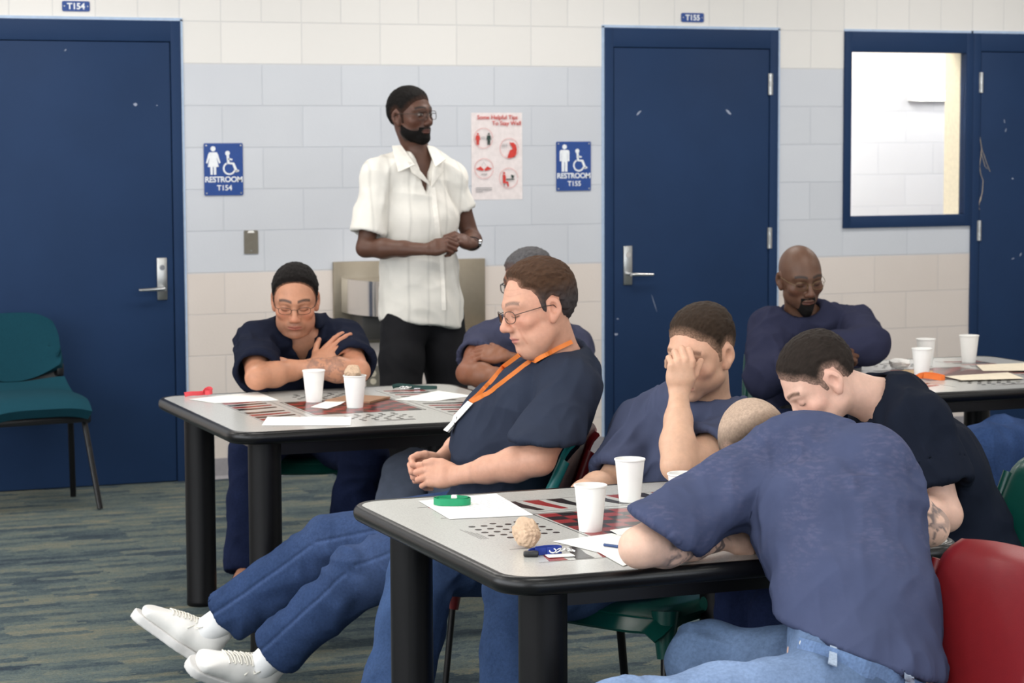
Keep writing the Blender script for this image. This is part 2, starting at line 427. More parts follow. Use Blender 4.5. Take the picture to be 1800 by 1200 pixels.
for pts in ([(4.505, 1.70), (4.52, 1.66), (4.533, 1.60), (4.527, 1.55), (4.52, 1.50), (4.528, 1.46), (4.545, 1.42), (4.541, 1.36), (4.53, 1.31), (4.512, 1.29)],
            [(4.53, 1.60), (4.55, 1.56), (4.565, 1.52), (4.59, 1.47)], [(4.527, 1.58), (4.545, 1.535), (4.556, 1.50), (4.572, 1.485)], [(4.53, 1.33), (4.518, 1.275), (4.524, 1.26)]):
    tear.tube([(x, -.0110, z) for x, z in pts], [.003+.002*(k % 2) for k in range(len(pts))], 6, flat=(.0045, .0012))
tear.build('peeled_paint', WOODC, d3)

# ---- window beside door three, corridor behind it
wx0, wx1, wz0, wz1 = 3.6576, 4.4704, 1.17, 2.2352
win = empty('window_1', (0, 0, 0)); struct(win)
f = MB(); gy0, gy1 = -.017, .045
gx0, gx1, gz0, gz1 = 3.70, 4.425, 1.235, 2.125
for c, s_ in ((((wx0+gx0)/2, (gy0+gy1)/2, (wz0+wz1)/2), (gx0-wx0, gy1-gy0, wz1-wz0)), (((wx1+gx1)/2, (gy0+gy1)/2, (wz0+wz1)/2), (wx1-gx1, gy1-gy0, wz1-wz0)),
              (((gx0+gx1)/2, (gy0+gy1)/2, (wz1+gz1)/2), (gx1-gx0+.004, gy1-gy0-.002, wz1-gz1)), (((gx0+gx1)/2, (gy0+gy1)/2, (wz0+gz0)/2), (gx1-gx0+.004, gy1-gy0-.002, gz0-wz0))):
    f.box(c, s_, bevel=.003)
f.build('window_frame', BLUE, win, 30)
MB().box(((wx0+wx1)/2, -.003, wz1+.006), (wx1-wx0, .010, .012)).build('caulk_line', EDGE, win)
gm = NT('window_glass'); gm.set((1, 1, 1, 1), .02, 0, None, .5)
gm.b.inputs['Transmission Weight'].default_value = 1; gm.b.inputs['IOR'].default_value = 1.1
MB().box(((gx0+gx1)/2, .022, (gz0+gz1)/2), (gx1-gx0, .006, gz1-gz0)).build('window_pane', gm.m, win)
# corridor
CW = WALLM
struct(MB().box((5.7, 1.95, 1.52), (5.2, .1, 3.05)).build('wall_corridor_back', CW))
struct(MB().box((3.30, 1.05, 1.52), (.1, 1.7, 3.05)).build('wall_corridor_left', CW))
struct(MB().box((8.25, 1.05, 1.52), (.1, 1.7, 3.05)).build('wall_corridor_right', CW))
struct(MB().box((5.8, 1.05, -.051), (5.0, 1.7, .098)).build('floor_corridor', plain('pale_vinyl', (200, 196, 188), .4)))
struct(MB().box((5.8, 1.05, 3.1), (5.0, 1.7, .1)).build('ceiling_corridor', CEIL))
struct(MB().box((4.4475, .125, (wz0+wz1)/2), (.045, .155, wz1-wz0-.002)).build('trim_1', plain('beige_jamb', (222, 212, 186), .6)))

# ---- wall fittings
SIGNB = plain('blue_sign_plastic', (28, 68, 140), .45)
SIGNW = plain('white_sign_relief', (235, 238, 242), .6)
AX = ((1, 0, 0), (0, 0, 1), (0, -1, 0))
def circle(cx, cy, r, n=18, a0=0, a1=360):
    return [(cx+r*math.cos(math.radians(a0+(a1-a0)*k/n)), cy+r*math.sin(math.radians(a0+(a1-a0)*k/n))) for k in range(n if a1-a0 == 360 else n+1)]
def arcband(cx, cy, r0, r1, a0, a1, n=20):
    return circle(cx, cy, r1, n, a0, a1)+list(reversed(circle(cx, cy, r0, n, a0, a1)))
def thick_line(pts, w):
    out, back = [], []
    for i, p in enumerate(pts):
        a = pts[max(0, i-1)]; b = pts[min(len(pts)-1, i+1)]
        dx, dy = b[0]-a[0], b[1]-a[1]; L = math.hypot(dx, dy) or 1
        out.append((p[0]-dy/L*w/2, p[1]+dx/L*w/2)); back.append((p[0]+dy/L*w/2, p[1]-dx/L*w/2))
    return out+list(reversed(back))
def plate_sign(x, z, txt):
    s = empty('room_sign', (x, 0, z), 0, 'small blue %s number plate above the %s door' % (txt, 'left' if txt == 'T154' else 'middle'), 'sign', )
    MB().prism(rrect(.131, .048, .008, 4), 0, .005, ((0, -.0005, 0), *AX)).build('plate', SIGNB, s, 30)
    m = MB(); add_text(m, txt, .040, (0, -.0058, -.0135), *AX, bold=.0012); m.build('lettering', SIGNW, s)
    for q in (-.055, .055): MB().cyl((q, -.005, 0), (q, -.0068, 0), .003, seg=10).build('screw', STEEL, s)
plate_sign(-.499, 2.297, 'T154'); plate_sign(2.745, 2.294, 'T155')
def restroom(x, z, txt, woman):
    s = empty('restroom_sign', (x, 0, z), 0, 'blue RESTROOM %s sign with %s and wheelchair pictograms' % (txt, 'woman' if woman else 'man'), 'sign')
    w_, h_ = .194, .254
    MB().prism(rrect(w_, h_, .006, 3), 0, .006, ((0, -.0005, 0), *AX)).build('plate', SIGNB, s, 30)
    m = MB(); ax = ((0, -.0066, 0), *AX); T = (0, .0012)
    px = -.052
    m.prism(circle(px, .100, .0125), *T, ax)
    if woman:
        m.prism([(px-.018, .083), (px+.018, .083), (px+.024, .074), (px+.036, .032), (px+.029, .028), (px+.017, .060), (px+.027, .012), (px-.027, .012), (px-.017, .060), (px-.029, .028), (px-.036, .032), (px-.024, .074)], *T, ax)
        for q in (-.0085, .0085): m.prism([(px+q-.0065, .013), (px+q+.0065, .013), (px+q+.0055, -.026), (px+q-.0055, -.026)], *T, ax)
    else:
        m.prism([(px-.020, .084), (px+.020, .084), (px+.027, .077), (px+.027, .026), (px+.0175, .026), (px+.0175, .066), (px+.016, .066), (px+.016, -.028), (px+.0018, -.028), (px+.0018, .022), (px-.0018, .022), (px-.0018, -.028), (px-.016, -.028), (px-.016, .066), (px-.0175, .066), (px-.0175, .026), (px-.027, .026), (px-.027, .077)], *T, ax)
    m.build('pictogram', SIGNW, s); m = MB(); qx = .026
    m.prism(circle(qx-.006, .078, .0115), *T, ax)
    m.prism(thick_line([(qx-.005, .068), (qx-.002, .030), (qx+.022, .028), (qx+.038, -.010)], .013), *T, ax)
    m.prism(thick_line([(qx-.003, .050), (qx+.018, .047)], .008), *T, ax)
    m.prism(thick_line([(qx+.033, -.012), (qx+.05, -.006)], .008), *T, ax)
    m.prism(arcband(qx+.002, .004, .024, .032, 118, 345), *T, ax)
    m.build('pictogram', SIGNW, s)
    m = MB(); add_text(m, 'RESTROOM', .0385, (0, -.0072, -.062), *AX, bold=.0008, space=.93); add_text(m, txt, .036, (.003, -.0072, -.102), *AX, bold=.0006)
    m.build('lettering', SIGNW, s)
    for q in (-.086, .086):
        for r in (-.116, .116): MB().cyl((q, -.006, r), (q, -.0082, r), .004, seg=10).build('screw', STEEL, s)
restroom(.205, 1.521, 'T154', True); restroom(2.0625, 1.521, 'T155', False)

# poster
RED = plain('poster_red', (206, 60, 52), .7); PINK = plain('poster_pink_line', (226, 168, 166), .7); DKG = plain('poster_dark_green', (40, 60, 55), .7); GRY = plain('poster_grey_print', (150, 148, 150), .7)
ps = empty('poster', (1.6375, 0, 1.575), 0, 'white health tips poster in red print taped to the block wall', 'poster')
pw, ph = .279, .442
MB().grid(lambda u, v: ((u-.5)*pw, -.0008-.0006*math.sin(u*5+v*3)-.003*(abs(u-.5)*2)**6*(1-v), (v-.5)*ph), 10, 14, .0006).build('sheet', plain('poster_paper', (232, 222, 221), .5), ps, 60)
PO = lambda: ((0, -.0076, 0), *AX); T = (0, .0006)
m = MB(); add_text(m, 'Some Helpful Tips', .0300, (.002, -.008, .188), *AX, bold=.0002, space=1.0); add_text(m, 'To Stay Well', .0300, (.132, -.008, .158), *AX, bold=.0002, align='RIGHT', space=1.0); m.build('headline', RED, ps)
m = MB()
for cx, cy in ((-.075, .092), (.066, .040), (-.073, -.062), (.062, -.112)): m.prism(arcband(cx, cy, .0495, .052, 0, 360, 40), *T, PO())
m.build('circle_outline', PINK, ps)
def mini(m, x, y, s=1.0):
    m.prism(circle(x, y+.026*s, .0052*s, 10), *T, PO())
    m.prism([(x-.009*s, y+.019*s), (x+.009*s, y+.019*s), (x+.013*s, y-.004*s), (x+.010*s, y-.006*s), (x+.0075*s, y+.006*s), (x+.007*s, y-.03*s), (x+.001*s, y-.03*s), (x, y-.008*s), (x-.001*s, y-.03*s), (x-.007*s, y-.03*s), (x-.0075*s, y+.006*s), (x-.010*s, y-.006*s), (x-.013*s, y-.004*s)], *T, PO())
m = MB(); mini(m, -.106, .088); m.build('pictogram', RED, ps)
m = MB(); m.prism([(.066, .075), (.075, .068), (.088, .070), (.102, .058), (.108, .036), (.104, .012), (.095, -.004), (.072, -.010), (.055, -.008), (.062, .012), (.070, .030), (.085, .036), (.080, .048), (.074, .055)], *T, PO()); m.build('pictogram', RED, ps)
m = MB()
m.prism([(-.104, -.058), (-.092, -.050), (-.082, -.060), (-.074, -.066), (-.080, -.074), (-.098, -.070), (-.115, -.064), (-.114, -.060)], *T, PO()); m.prism([(-.042, -.058), (-.054, -.050), (-.064, -.060), (-.071, -.066), (-.066, -.074), (-.048, -.070), (-.031, -.064), (-.032, -.060)], *T, PO()); m.build('pictogram', RED, ps)
m = MB()
m.prism(circle(.037, -.086, .006, 10), *T, PO()); m.prism([(.030, -.094), (.043, -.094), (.047, -.108), (.045, -.128), (.060, -.130), (.063, -.156), (.057, -.156), (.052, -.138), (.030, -.138)], *T, PO())
m.build('pictogram', RED, ps)
m = MB(); mini(m, -.046, .088); m.build('dark_pictogram', DKG, ps)
m = MB()
m.prism(thick_line([(.048, -.118), (.092, -.118)], .006), *T, PO()); m.prism([(.074, -.094), (.092, -.099), (.089, -.112), (.080, -.113)], *T, PO()); m.prism(thick_line([(.038, -.139), (.038, -.156)], .003), *T, PO())
m.build('dark_pictogram', DKG, ps)
m = MB()
for y in (.100, .095, .090): m.prism(thick_line([(-.088, y), (-.066, y)], .0015), *T, PO())
for y in (.062, .056, .050): m.prism(thick_line([(.024, y), (.056, y)], .002), *T, PO())
for y in (-.088, -.093): m.prism(thick_line([(-.09, y), (-.056, y)], .002), *T, PO())
for y in (-.160, -.170, -.179): m.prism(thick_line([(-.118, y), (-.030 if y > -.175 else -.08, y)], .004), *T, PO())
m.prism(thick_line([(-.085, -.048), (-.074, -.028), (-.063, -.048)], .0012), *T, PO())
m.build('small_print', GRY, ps)

# blank switch plate, outlet
s = empty('switch_plate', (.338, 0, 1.163), 0, 'blank brushed metal wall plate below the left restroom sign', 'wall plate')
PLATE = plain('satin_bronze_plate', (150, 144, 132), .35, .8)
MB().prism(rrect(.070, .115, .004, 3), 0, .005, ((0, -.0005, 0), *AX)).build('plate', PLATE, s, 30)
MB().cyl((0, -.005, -.042), (0, -.0068, -.042), .003, seg=10).build('screw', STEEL, s); MB().prism([(-.018, .0455), (.018, .0455), (.012, .0565), (-.012, .0565)], .0045, .006, ((0, 0, 0), *AX)).build('paint_chip', WHITEP, s)
s = empty('wall_outlet', (.961, 0, .468), 0, 'metal duplex outlet plate low on the wall beside the trousers', 'outlet')
MB().prism(rrect(.072, .116, .004, 3), 0, .005, ((0, -.0005, 0), *AX)).build('plate', PLATE, s, 30)
for q in (-.02, .02): MB().cyl((0, -.005, q), (0, -.0075, q), .016, seg=20).build('socket', plain('ivory_socket', (205, 196, 176), .5), s, 30)

# drinking fountain: two stainless panels, barrel bowl, lower bowl
PANEL = plain('dull_stainless', (152, 142, 126), .36, .75, var=.03, bump=.04, bscale=800)
BOWLM = NT('polished_stainless')
BOWLM.set((.72, .71, .70, 1), .16, 1.0)
fo = empty('drinking_fountain', (1.16, 0, .60), 0, 'stainless steel two level drinking fountain on wall behind the standing man', 'drinking fountain')
MB().box((-.20, -.008, .25), (.41, .020, .412), bevel=.004).build('back_panel', PANEL, fo, 30)
MB().box((.20, -.008, .25), (.41, .020, .412), bevel=.004).build('back_panel', PANEL, fo, 30)
def bowl(cx, z0, z1, depth, w_):
    b = MB(); n = 24
    prof = [(cx-w_/2, -.018)]+[(cx-w_/2*math.cos(PI*k/n)*1.0, -.03-depth*math.sin(PI*k/n)**.7) for k in range(n+1)]+[(cx+w_/2, -.018)]
    b.prism(prof, z0, z1, ((0, 0, 0), (1, 0, 0), (0, 1, 0), (0, 0, 1)))
    return b
BB = bowl(-.20, .205, .375, .40, .33); BB.build('barrel_bowl', BOWLM.m, fo, 40)
b = MB(); b.box((-.20, -.12, .14), (.25, .20, .13), bevel=.02); b.build('undercarriage', plain('dark_grey_shroud', (60, 58, 56), .5), fo, 40)
bowl(.335, .005, .105, .36, .31).build('low_bowl', PANEL, fo, 40)
k = MB(); k.cyl((-.175, -.2, .375), (-.175, -.2, .40), .018, .014); k.tube([(-.175, -.2, .395), (-.175, -.2, .415), (-.172, -.205, .432), (-.162, -.212, .440)], [.014, .0145, .015, .012], 14); k.ball((-.162, -.212, .441), .014); k.build('bubbler', CHROME, fo, 50)
k = MB(); k.cyl((.41, -.2, .105), (.41, -.2, .13), .018, .014); k.tube([(.41, -.2, .125), (.41, -.2, .145), (.413, -.205, .158), (.423, -.212, .165)], [.014, .0145, .015, .012], 14); k.build('bubbler', CHROME, fo, 50)

# fluorescent strip on the corridor wall, seen through the window
wl = empty('wall_light', (5.62, 1.90, 1.93), 0, 'white fluorescent strip light on corridor wall seen through the window', 'light')
MB().box((0, -.03, 0), (.80, .06, .075), bevel=.006).build('housing', plain('white_enamel', (235, 235, 232), .4), wl, 30)
e = NT('fluorescent_tube'); e.set((.9, .9, .9, 1), .5); e.b.inputs['Emission Color'].default_value = (1, .98, .95, 1); e.b.inputs['Emission Strength'].default_value = 14
MB().cyl((-.38, -.075, .018), (.38, -.075, .018), .013).build('tube', e.m, wl, 40); MB().cyl((-.38, -.075, -.018), (.38, -.075, -.018), .013).build('tube', e.m, wl, 40)

def area(name, loc, size, power, rot, col=(1, 1, 1)):
    L = bpy.data.lights.new(name, 'AREA'); L.shape = 'RECTANGLE'; L.size, L.size_y = size; L.energy = power; L.color = col
    o = bpy.data.objects.new(name, L); COL.objects.link(o); o.location = loc; o.rotation_euler = rot
    return o
# rows of ceiling fluorescents
for i, x in enumerate((-3.2, -.8, 1.6, 4.2)):
    for j, y in enumerate((-1.5, -4.2, -6.9, -9.6)):
        area('ceiling_fluorescent', (x, y, ZC-.02), (1.2, .6), 29 if j == 0 else 24 if j == 1 else 21, (0, 0, 0), (1.0, .955, .90))
# daylight through the window wall behind the viewer
area('window_daylight', (1.0, YF+.05, 1.8), (9.6, 1.7), 230, (math.radians(90), 0, 0), (.90, .95, 1.0))
area('window_daylight', (XL+.05, -6.6, 1.75), (7.5, 1.9), 200, (math.radians(90), 0, math.radians(-90)), (.92, .96, 1.0))
# corridor lamps
area('corridor_fluorescent', (4.2, .75, 3.0), (1.2, .4), 62, (0, 0, 0), (1.0, .97, .92))
area('corridor_fluorescent', (6.4, 1.0, 3.0), (1.2, .4), 24, (0, 0, 0), (1.0, .97, .92))
wd = bpy.data.worlds.new('world'); SC.world = wd; wd.use_nodes = True
wd.node_tree.nodes['Background'].inputs[0].default_value = (.75, .85, 1, 1); wd.node_tree.nodes['Background'].inputs[1].default_value = .5
vs = SC.view_settings; vs.view_transform = 'Standard'; vs.look = 'None'; vs.gamma = 1; vs.exposure = 0.0; vs.use_curve_mapping = False
# ------------------------------------------------------------------ tables
def laminate():
    t = NT('speckled_grey_laminate'); v = t.coord()
    n = t.n('ShaderNodeTexNoise'); n.inputs['Scale'].default_value = 260; n.inputs['Detail'].default_value = 3; t.k(v, n.inputs['Vector'])
    col = t.ramp(n.outputs['Fac'], [(.32, srgb(176, 176, 172)), (.5, srgb(186, 186, 182)), (.68, srgb(193, 192, 188))])
    return t.set(col, .22, 0, None, .32)
LAM = laminate()
RUB = plain('black_rubber_edge', (10, 10, 12), .30, 0, .35, bump=.12, bscale=400)
PR_RED = plain('printed_red', (136, 36, 36), .22, 0, .12); PR_BLK = plain('printed_black', (28, 20, 20), .22, 0, .12); PR_WHT = plain('printed_white', (222, 218, 212), .26); PR_GRY = plain('printed_grey', (120, 116, 114), .3)
TS, TH = 1.14, .745
def make_table(x, y, rz, label, group):
    t = empty('game_table', (x, y, 0), rz, label, 'table', group)
    zt = TH
    MB().prism(rrect(TS-.024, TS-.024, .085, 8), zt-.030, zt).build('tabletop', LAM, t, 30)
    # bullnose edge
    path = rrect(TS-.03, TS-.03, .083, 10); sec = []
    pr = [(-.006, .0005), (.004, .0010), (.010, -.003), (.0145, -.010), (.016, -.019), (.0145, -.028), (.010, -.035), (.004, -.039), (-.006, -.040)]
    m = MB(); rings = []; n = len(path)
    for i, p in enumerate(path):
        a, b = path[i-1], path[(i+1) % n]; dx, dy = b[0]-a[0], b[1]-a[1]; L = math.hypot(dx, dy); nx, ny = dy/L, -dx/L
        rings.append([m.b.verts.new((p[0]+nx*o, p[1]+ny*o, zt+h)) for o, h in pr])
    for i in range(n):
        A, B = rings[i], rings[(i+1) % n]
        for k in range(len(pr)): m.b.faces.new((A[k], A[(k+1) % len(pr)], B[(k+1) % len(pr)], B[k]))
    m.build('edge_band', RUB, t, 60)
    m = MB(); m.box((0, 0, zt-.034), (TS-.12, TS-.12, .012))
    for s in (-1, 1):
        m.box((s*(TS/2-.16), 0, zt-.065), (.03, TS-.36, .06)); m.box((0, s*(TS/2-.16), zt-.065), (TS-.36, .03, .06))
    m.build('underframe', BLACKM, t)
    for sx in (-1, 1):
        for sy in (-1, 1):
            m = MB(); cx, cy = sx*(TS/2-.135), sy*(TS/2-.135)
            m.lathe([(0, 0), (.052, 0), (.0545, .004), (.0545, .018), (.0535, .022), (.0535, zt-.036), (0, zt-.036)], 36, (cx, cy, 0))
            m.build('leg', plain('black_powder_coat', (9, 9, 12), .40, 0, .25, bump=.10, bscale=600), t, 40)
    # printed boards, set in the laminate (top face of each print)
    h0, h1 = zt-.0004, zt+.0006
    def sq(m, x0, y0, x1, y1, z=h1): m.prism([(x0, y0), (x1, y0), (x1, y1), (x0, y1)], h0, z)
    r = MB(); k = MB(); wmb = MB(); g = MB()
    B = .190; c = 2*B/8
    for i in range(8):
        for j in range(8): sq(r if (i+j) % 2 else k, -B+i*c, -B+j*c, -B+(i+1)*c, -B+(j+1)*c)
    for s in (-1, 1):   # border lines
        sq(k, -B-.012, s*(B+.010)-.001, B+.012, s*(B+.010)+.001); sq(k, s*(B+.010)-.001, -B-.012, s*(B+.010)+.001, B+.012)
    # two backgammon strips of pointed wedges
    for s in (-1, 1):
        for half in (0, 1):
            x0 = -.405+half*.425
            for i in range(6):
                mm = (r, k)[(i+half) % 2]
                xa = x0+i*.064; yb, ye = s*.235, s*.395
                mm.prism([(xa+.002, ye), (xa+.046, ye), (xa+.048, ye-s*.05), (xa+.066, ye-s*.145), (xa+.046, ye-s*.145), (xa+.014, ye-s*.06)], h0, h1)
        sq(g, -.43, s*.228-.0012, .43, s*.228+.0012); sq(g, -.43, s*.402-.0012, .43, s*.402+.0012)
    # peg dots left and right of the board
    for s in (-1, 1):
        for row in range(6):
            nn = 5-(abs(row-2.5) > 2)
            for q in range(nn):
                yy = (q-(nn-1)/2)*.043+(.0215 if row % 2 else 0)
                k.prism(circle(s*(.325+row*.0-0)+s*((row-2.5)*.031), yy, .0085, 12), h0, h1)
        for q in range(4): sq(g, s*.43-.0008+q*.006-.012, -.08, s*.43+.0008+q*.006-.012, .06-.02*q)
    pr_ = r.build('printed_games', PR_RED, t); k.build('printed_games', PR_BLK, t); g.build('printed_games', PR_GRY, t); wmb.b.free()
    return t
TF = (-.305, -5.93); TL = (-.222, -3.38); TR = (2.235, -3.275)
make_table(*TF, 0, 'nearest square game table with rounded black edge and four black legs', 'square game tables')
make_table(*TL, PI/2, 'square game table on the left, in front of the man with folded arms', 'square game tables')
make_table(*TR, PI/2, 'farthest square game table, cut off by the right edge of the photo', 'square game tables')

# ------------------------------------------------------------------ plastic chairs
GREEN = plain('green_chair_plastic', (8, 68, 60), .3, 0, .5, var=.04, bump=.08, bscale=350)
CRED = plain('red_chair_plastic', (112, 21, 25), .34, 0, .5, var=.04, bump=.10, bscale=350)
TEALP = plain('teal_chair_plastic', (26, 116, 116), .35, 0, .5, var=.04, bump=.08, bscale=350)
CHL = plain('black_chair_tube', (18, 18, 20), .3, .3, .5)
def make_chair(mat, rec=0.0):
    """shell chair facing +Y in its own frame, seat 0.44 high; rec leans the back further"""
    c = empty('plastic_chair')
    def seat(u, v):
        x = (u-.5)*.44; y = -.20+v*.42
        e = abs(u-.5)*2
        z = .435+.012*e**4-.014*(1-e**2)*math.sin(PI*min(1, v*1.1))
        if v > .72: z -= .055*((v-.72)/.28)**2
        if v > .9: x *= 1-.10*((v-.9)/.1)**2
        z -= .030*max(0, e-.82)/.18
        return (x, y, z)
    MB().grid(seat, 24, 22, .010).build('seat', mat, c, 50)
    def back(u, v):
        e = (u-.5)*2; zz = .49+v*.31
        wdt = .205-.02*v**3+.0*v
        x = e*wdt*(1-.10*max(0, (v-.80)/.2)**2*abs(e))
        top = .010*(1-abs(e)**3)*max(0, v-.7)/.3
        y = -.215-.085*v-.10*rec*v-.03*(1-e*e)+.018+(-.018*max(0, abs(e)-.86)/.14)
        y -= .02*max(0, (v-.9)/.1)**2
        return (x, y, zz+top)
    MB().grid(back, 26, 20, .009).build('backrest', mat, c, 50)
    for s in (-1, 1):   # side rails joining seat and back
        m = MB(); m.tube([(s*.218, .02, .432), (s*.222, -.12, .436), (s*.222, -.20, .46), (s*.220, -.232, .54), (s*.212, -.262-.05*rec, .65), (s*.20, -.285-.09*rec, .76)], [.013, .016, .018, .018, .016, .012], 12, flat=(.013, .020))
        m.build('side_rail', mat, c, 50)
    def apron(fn):
        return MB().grid(fn, 20, 4, .006)
    dr = lambda e, v: .425-v*(.028+.055*abs(e)**5)
    apron(lambda u, v: ((u-.5)*.40, .185-.012*v, dr((u-.5)*2, v)-.012)).build('apron', mat, c, 50)
    for s in (-1, 1):
        apron(lambda u, v: (s*(.208-.006*v), -.17+u*.35, dr((u-.5)*2, v)-.008)).build('apron', mat, c, 50)
    for s in (-1, 1):
        for f in (-1, 1):
            yy = .15 if f > 0 else -.14
            top = Vector((s*.185, yy, .43)); bot = Vector((s*.225, yy+f*(.06 if f > 0 else .115), .005)); mid = top.lerp(bot, .26)
            MB().cyl(bot, top, .0115, .0125).build('leg', CHL, c, 50)
            MB().cyl(top.lerp(bot, .29), top, .022, .038, 18).build('leg_socket', mat, c, 50)
    return c
def place(ch, p, fwd, label, group='plastic stacking chairs'):
    """p: floor point under the seat centre, fwd: facing direction"""
    ch.location = (p[0], p[1], 0); ch.rotation_euler = (0, 0, math.atan2(-fwd[0], fwd[1]))
    tag(ch, label, 'chair', group)
    return ch

# ------------------------------------------------------------------ upholstered chair at the left edge
def uph_chair():
    TE = NT('teal_upholstery'); v = TE.coord()
    n = TE.n('ShaderNodeTexNoise'); n.inputs['Scale'].default_value = 500; TE.k(v, n.inputs['Vector'])
    TE.set(TE.ramp(n.outputs['Fac'], [(.3, srgb(10, 52, 66)), (.7, srgb(18, 70, 84))]), .9, 0, TE.bump(n.outputs['Fac'], .5, .002), .2)
    c = empty('upholstered_chair', (0, 0, 0), 0, 'teal upholstered stacking chair with black frame against the left blue door', 'chair')
    def seat(top):
        def f(u, v):
            e = (u-.5)*2; y = .20-v*.44; x = e*(.235-.02*v)
            h = .45+.02*(1-e**4)+.01*math.sin(PI*v)-(.035*max(0, (v-.8)/.2)**2)+(.085*max(0, (.30-v)/.30)**1.6)*(.45+.55*e*e)
            return (x, y, h if top else h-.045)
        return f
    m = MB(); m.grid(seat(True), 22, 18, .05); m.build('seat_pad', TE.m, c, 60)
    def back(u, v):
        e = (u-.5)*2; z = .555+v*.315
        w = .225*(1-.12*max(0, (v-.7)/.3)**2-.06*max(0, (.3-v)/.3)**2)
        x = e*w; zz = z-(.045*(abs(e)**4) if v > .5 else -.075*e*e*(1-v*2))*(1 if v > .5 else 1)
        return (x, .205+.06*v-.035*e*e+.02*math.sin(PI*v)*0, zz)
    MB().grid(back, 24, 18, .04).build('back_pad', TE.m, c, 60)
    m = MB()
    def shell(u, v):
        e = (u-.5)*2; return (e*.232, .212+.06*v-.03*e*e, .49+v*.30)
    m.grid(lambda u, v: Vector(shell(u, v))+Vector((0, .045, 0)), 16, 10, .008)
    for s in (-1, 1): m.box((s*.222, .225, .60), (.035, .06, .06), bevel=.008)
    m.build('back_shell', BLACKP, c, 50)
    m = MB(); m.box((0, -.0, .415), (.47, .42, .035), bevel=.012)
    for s in (-1, 1): m.box((s*.235, -.10, .425), (.03, .16, .07), bevel=.01)
    m.build('seat_shell', BLACKP, c, 40)
    for s in (-1, 1):
        for a, b in (((s*.232, -.10, .44), (s*.262, -.245, .006)), ((s*.232, .09, .43), (s*.262, .17, .006))):
            MB().tube([a, tuple(Vector(a).lerp(Vector(b), .5)), b], .012, 12, flat=(.014, .010)).build('leg', CHL, c, 50)
        MB().tube([(s*.232, .10, .42), (s*.232, .20, .47), (s*.230, .235, .58), (s*.222, .262, .70)], .011, 12).build('back_upright', BLACKP, c, 50)
    return c
uc = uph_chair(); uc.location = (-.86, -.50, 0); uc.rotation_euler = (0, 0, math.radians(6))

# ------------------------------------------------------------------ things on the tables
CUPM = plain('white_paper_cup', (242, 241, 238), .55, 0, .3, var=.01)
def make_cup():
    c = empty('paper_cup')
    R0, R1, H = .0268, .0378, .108
    t = .0009
    MB().lathe([(0, .006), (R0-.001, .006), (R0, 0), (R0+.0003, 0), (R1, H), (R1-t, H), (R0+.0008, .010), (0, .010)], 40).build('cup_body', CUPM, c, 40)
    MB().lathe([(R1-.001, H-.0035), (R1+.0013, H-.0030), (R1+.0022, H-.0005), (R1+.0013, H+.0018), (R1-.0005, H+.0018), (R1-.0012, H)], 40).build('rolled_rim', CUPM, c, 60)
    return c
cup0 = make_cup()
def cup(px, py, label, group, first=[True], sc=1.0):
    c = cup0 if first[0] else copy_tree(cup0); first[0] = False
    p = onz(px, py, TH); c.location = (p[0], p[1], TH+.0008); c.scale = (sc, sc, sc); tag(c, label, 'cup', group); return c
cup(1038, 933, 'white paper cup at the front of the nearest table, left of the checkerboard', 'paper cups on the nearest table', sc=1.0)
cup(1107, 881,'white paper cup standing before the elbow of the man covering his eyes', 'paper cups on the nearest table')
cup(1201, 910, 'white paper cup half hidden by the sleeve of the slumped man', 'paper cups on the nearest table')
cup(552, 706, 'empty white paper cup near the folded arms on the left table', 'paper cups on the left table', sc=1.02)
c5 = cup(624, 716, 'white paper cup with a crumpled brown napkin stuffed in it', 'paper cups on the left table', sc=1.02)
cup(1620, 662, 'short looking white paper cup at the front beside white tissues, far right table', 'paper cups on the far right table', sc=1.0)
cup(1627, 643, 'white paper cup directly behind another cup on the far right table', 'paper cups on the far right table', sc=1.0)
cup(1703, 637, 'white paper cup alone at the back of the far right table', 'paper cups on the far right table', sc=1.02)

def text_paper(name, seed, lines=14, tone=200):
    t = NT(name); v = t.coord(kind='UV')
    sp = t.n('ShaderNodeSeparateXYZ'); t.k(v, sp.inputs[0])
    wv = t.n('ShaderNodeMath', operation='MULTIPLY'); t.k(sp.outputs['Y'], wv.inputs[0]); wv.inputs[1].default_value = lines
    fr = t.n('ShaderNodeMath', operation='FRACT'); t.k(wv.outputs[0], fr.inputs[0])
    g = t.n('ShaderNodeMath', operation='LESS_THAN'); t.k(fr.outputs[0], g.inputs[0]); g.inputs[1].default_value = .35
    n = t.n('ShaderNodeTexNoise'); n.inputs['Scale'].default_value = 1; n.inputs['Detail'].default_value = 2; t.k(t.coord((30+seed, lines, 1), kind='UV'), n.inputs['Vector'])
    g2 = t.n('ShaderNodeMath', operation='GREATER_THAN'); t.k(n.outputs['Fac'], g2.inputs[0]); g2.inputs[1].default_value = .5
    m1 = t.n('ShaderNodeMath', operation='MULTIPLY'); t.k(g.outputs[0], m1.inputs[0]); t.k(g2.outputs[0], m1.inputs[1])
    # margins
    ins = []
    for ax in ('X', 'Y'):
        a = t.n('ShaderNodeMath', operation='SUBTRACT'); t.k(sp.outputs[ax], a.inputs[0]); a.inputs[1].default_value = .5
        b = t.n('ShaderNodeMath', operation='ABSOLUTE'); t.k(a.outputs[0], b.inputs[0])
        c = t.n('ShaderNodeMath', operation='LESS_THAN'); t.k(b.outputs[0], c.inputs[0]); c.inputs[1].default_value = .40; ins.append(c)
    for c in ins:
        m2 = t.n('ShaderNodeMath', operation='MULTIPLY'); t.k(m1.outputs[0], m2.inputs[0]); t.k(c.outputs[0], m2.inputs[1]); m1 = m2
    col = t.mix(m1.outputs[0], srgb(240, 238, 236), srgb(tone, tone, tone+3))
    return t.set(col, .7, 0, None, .2)
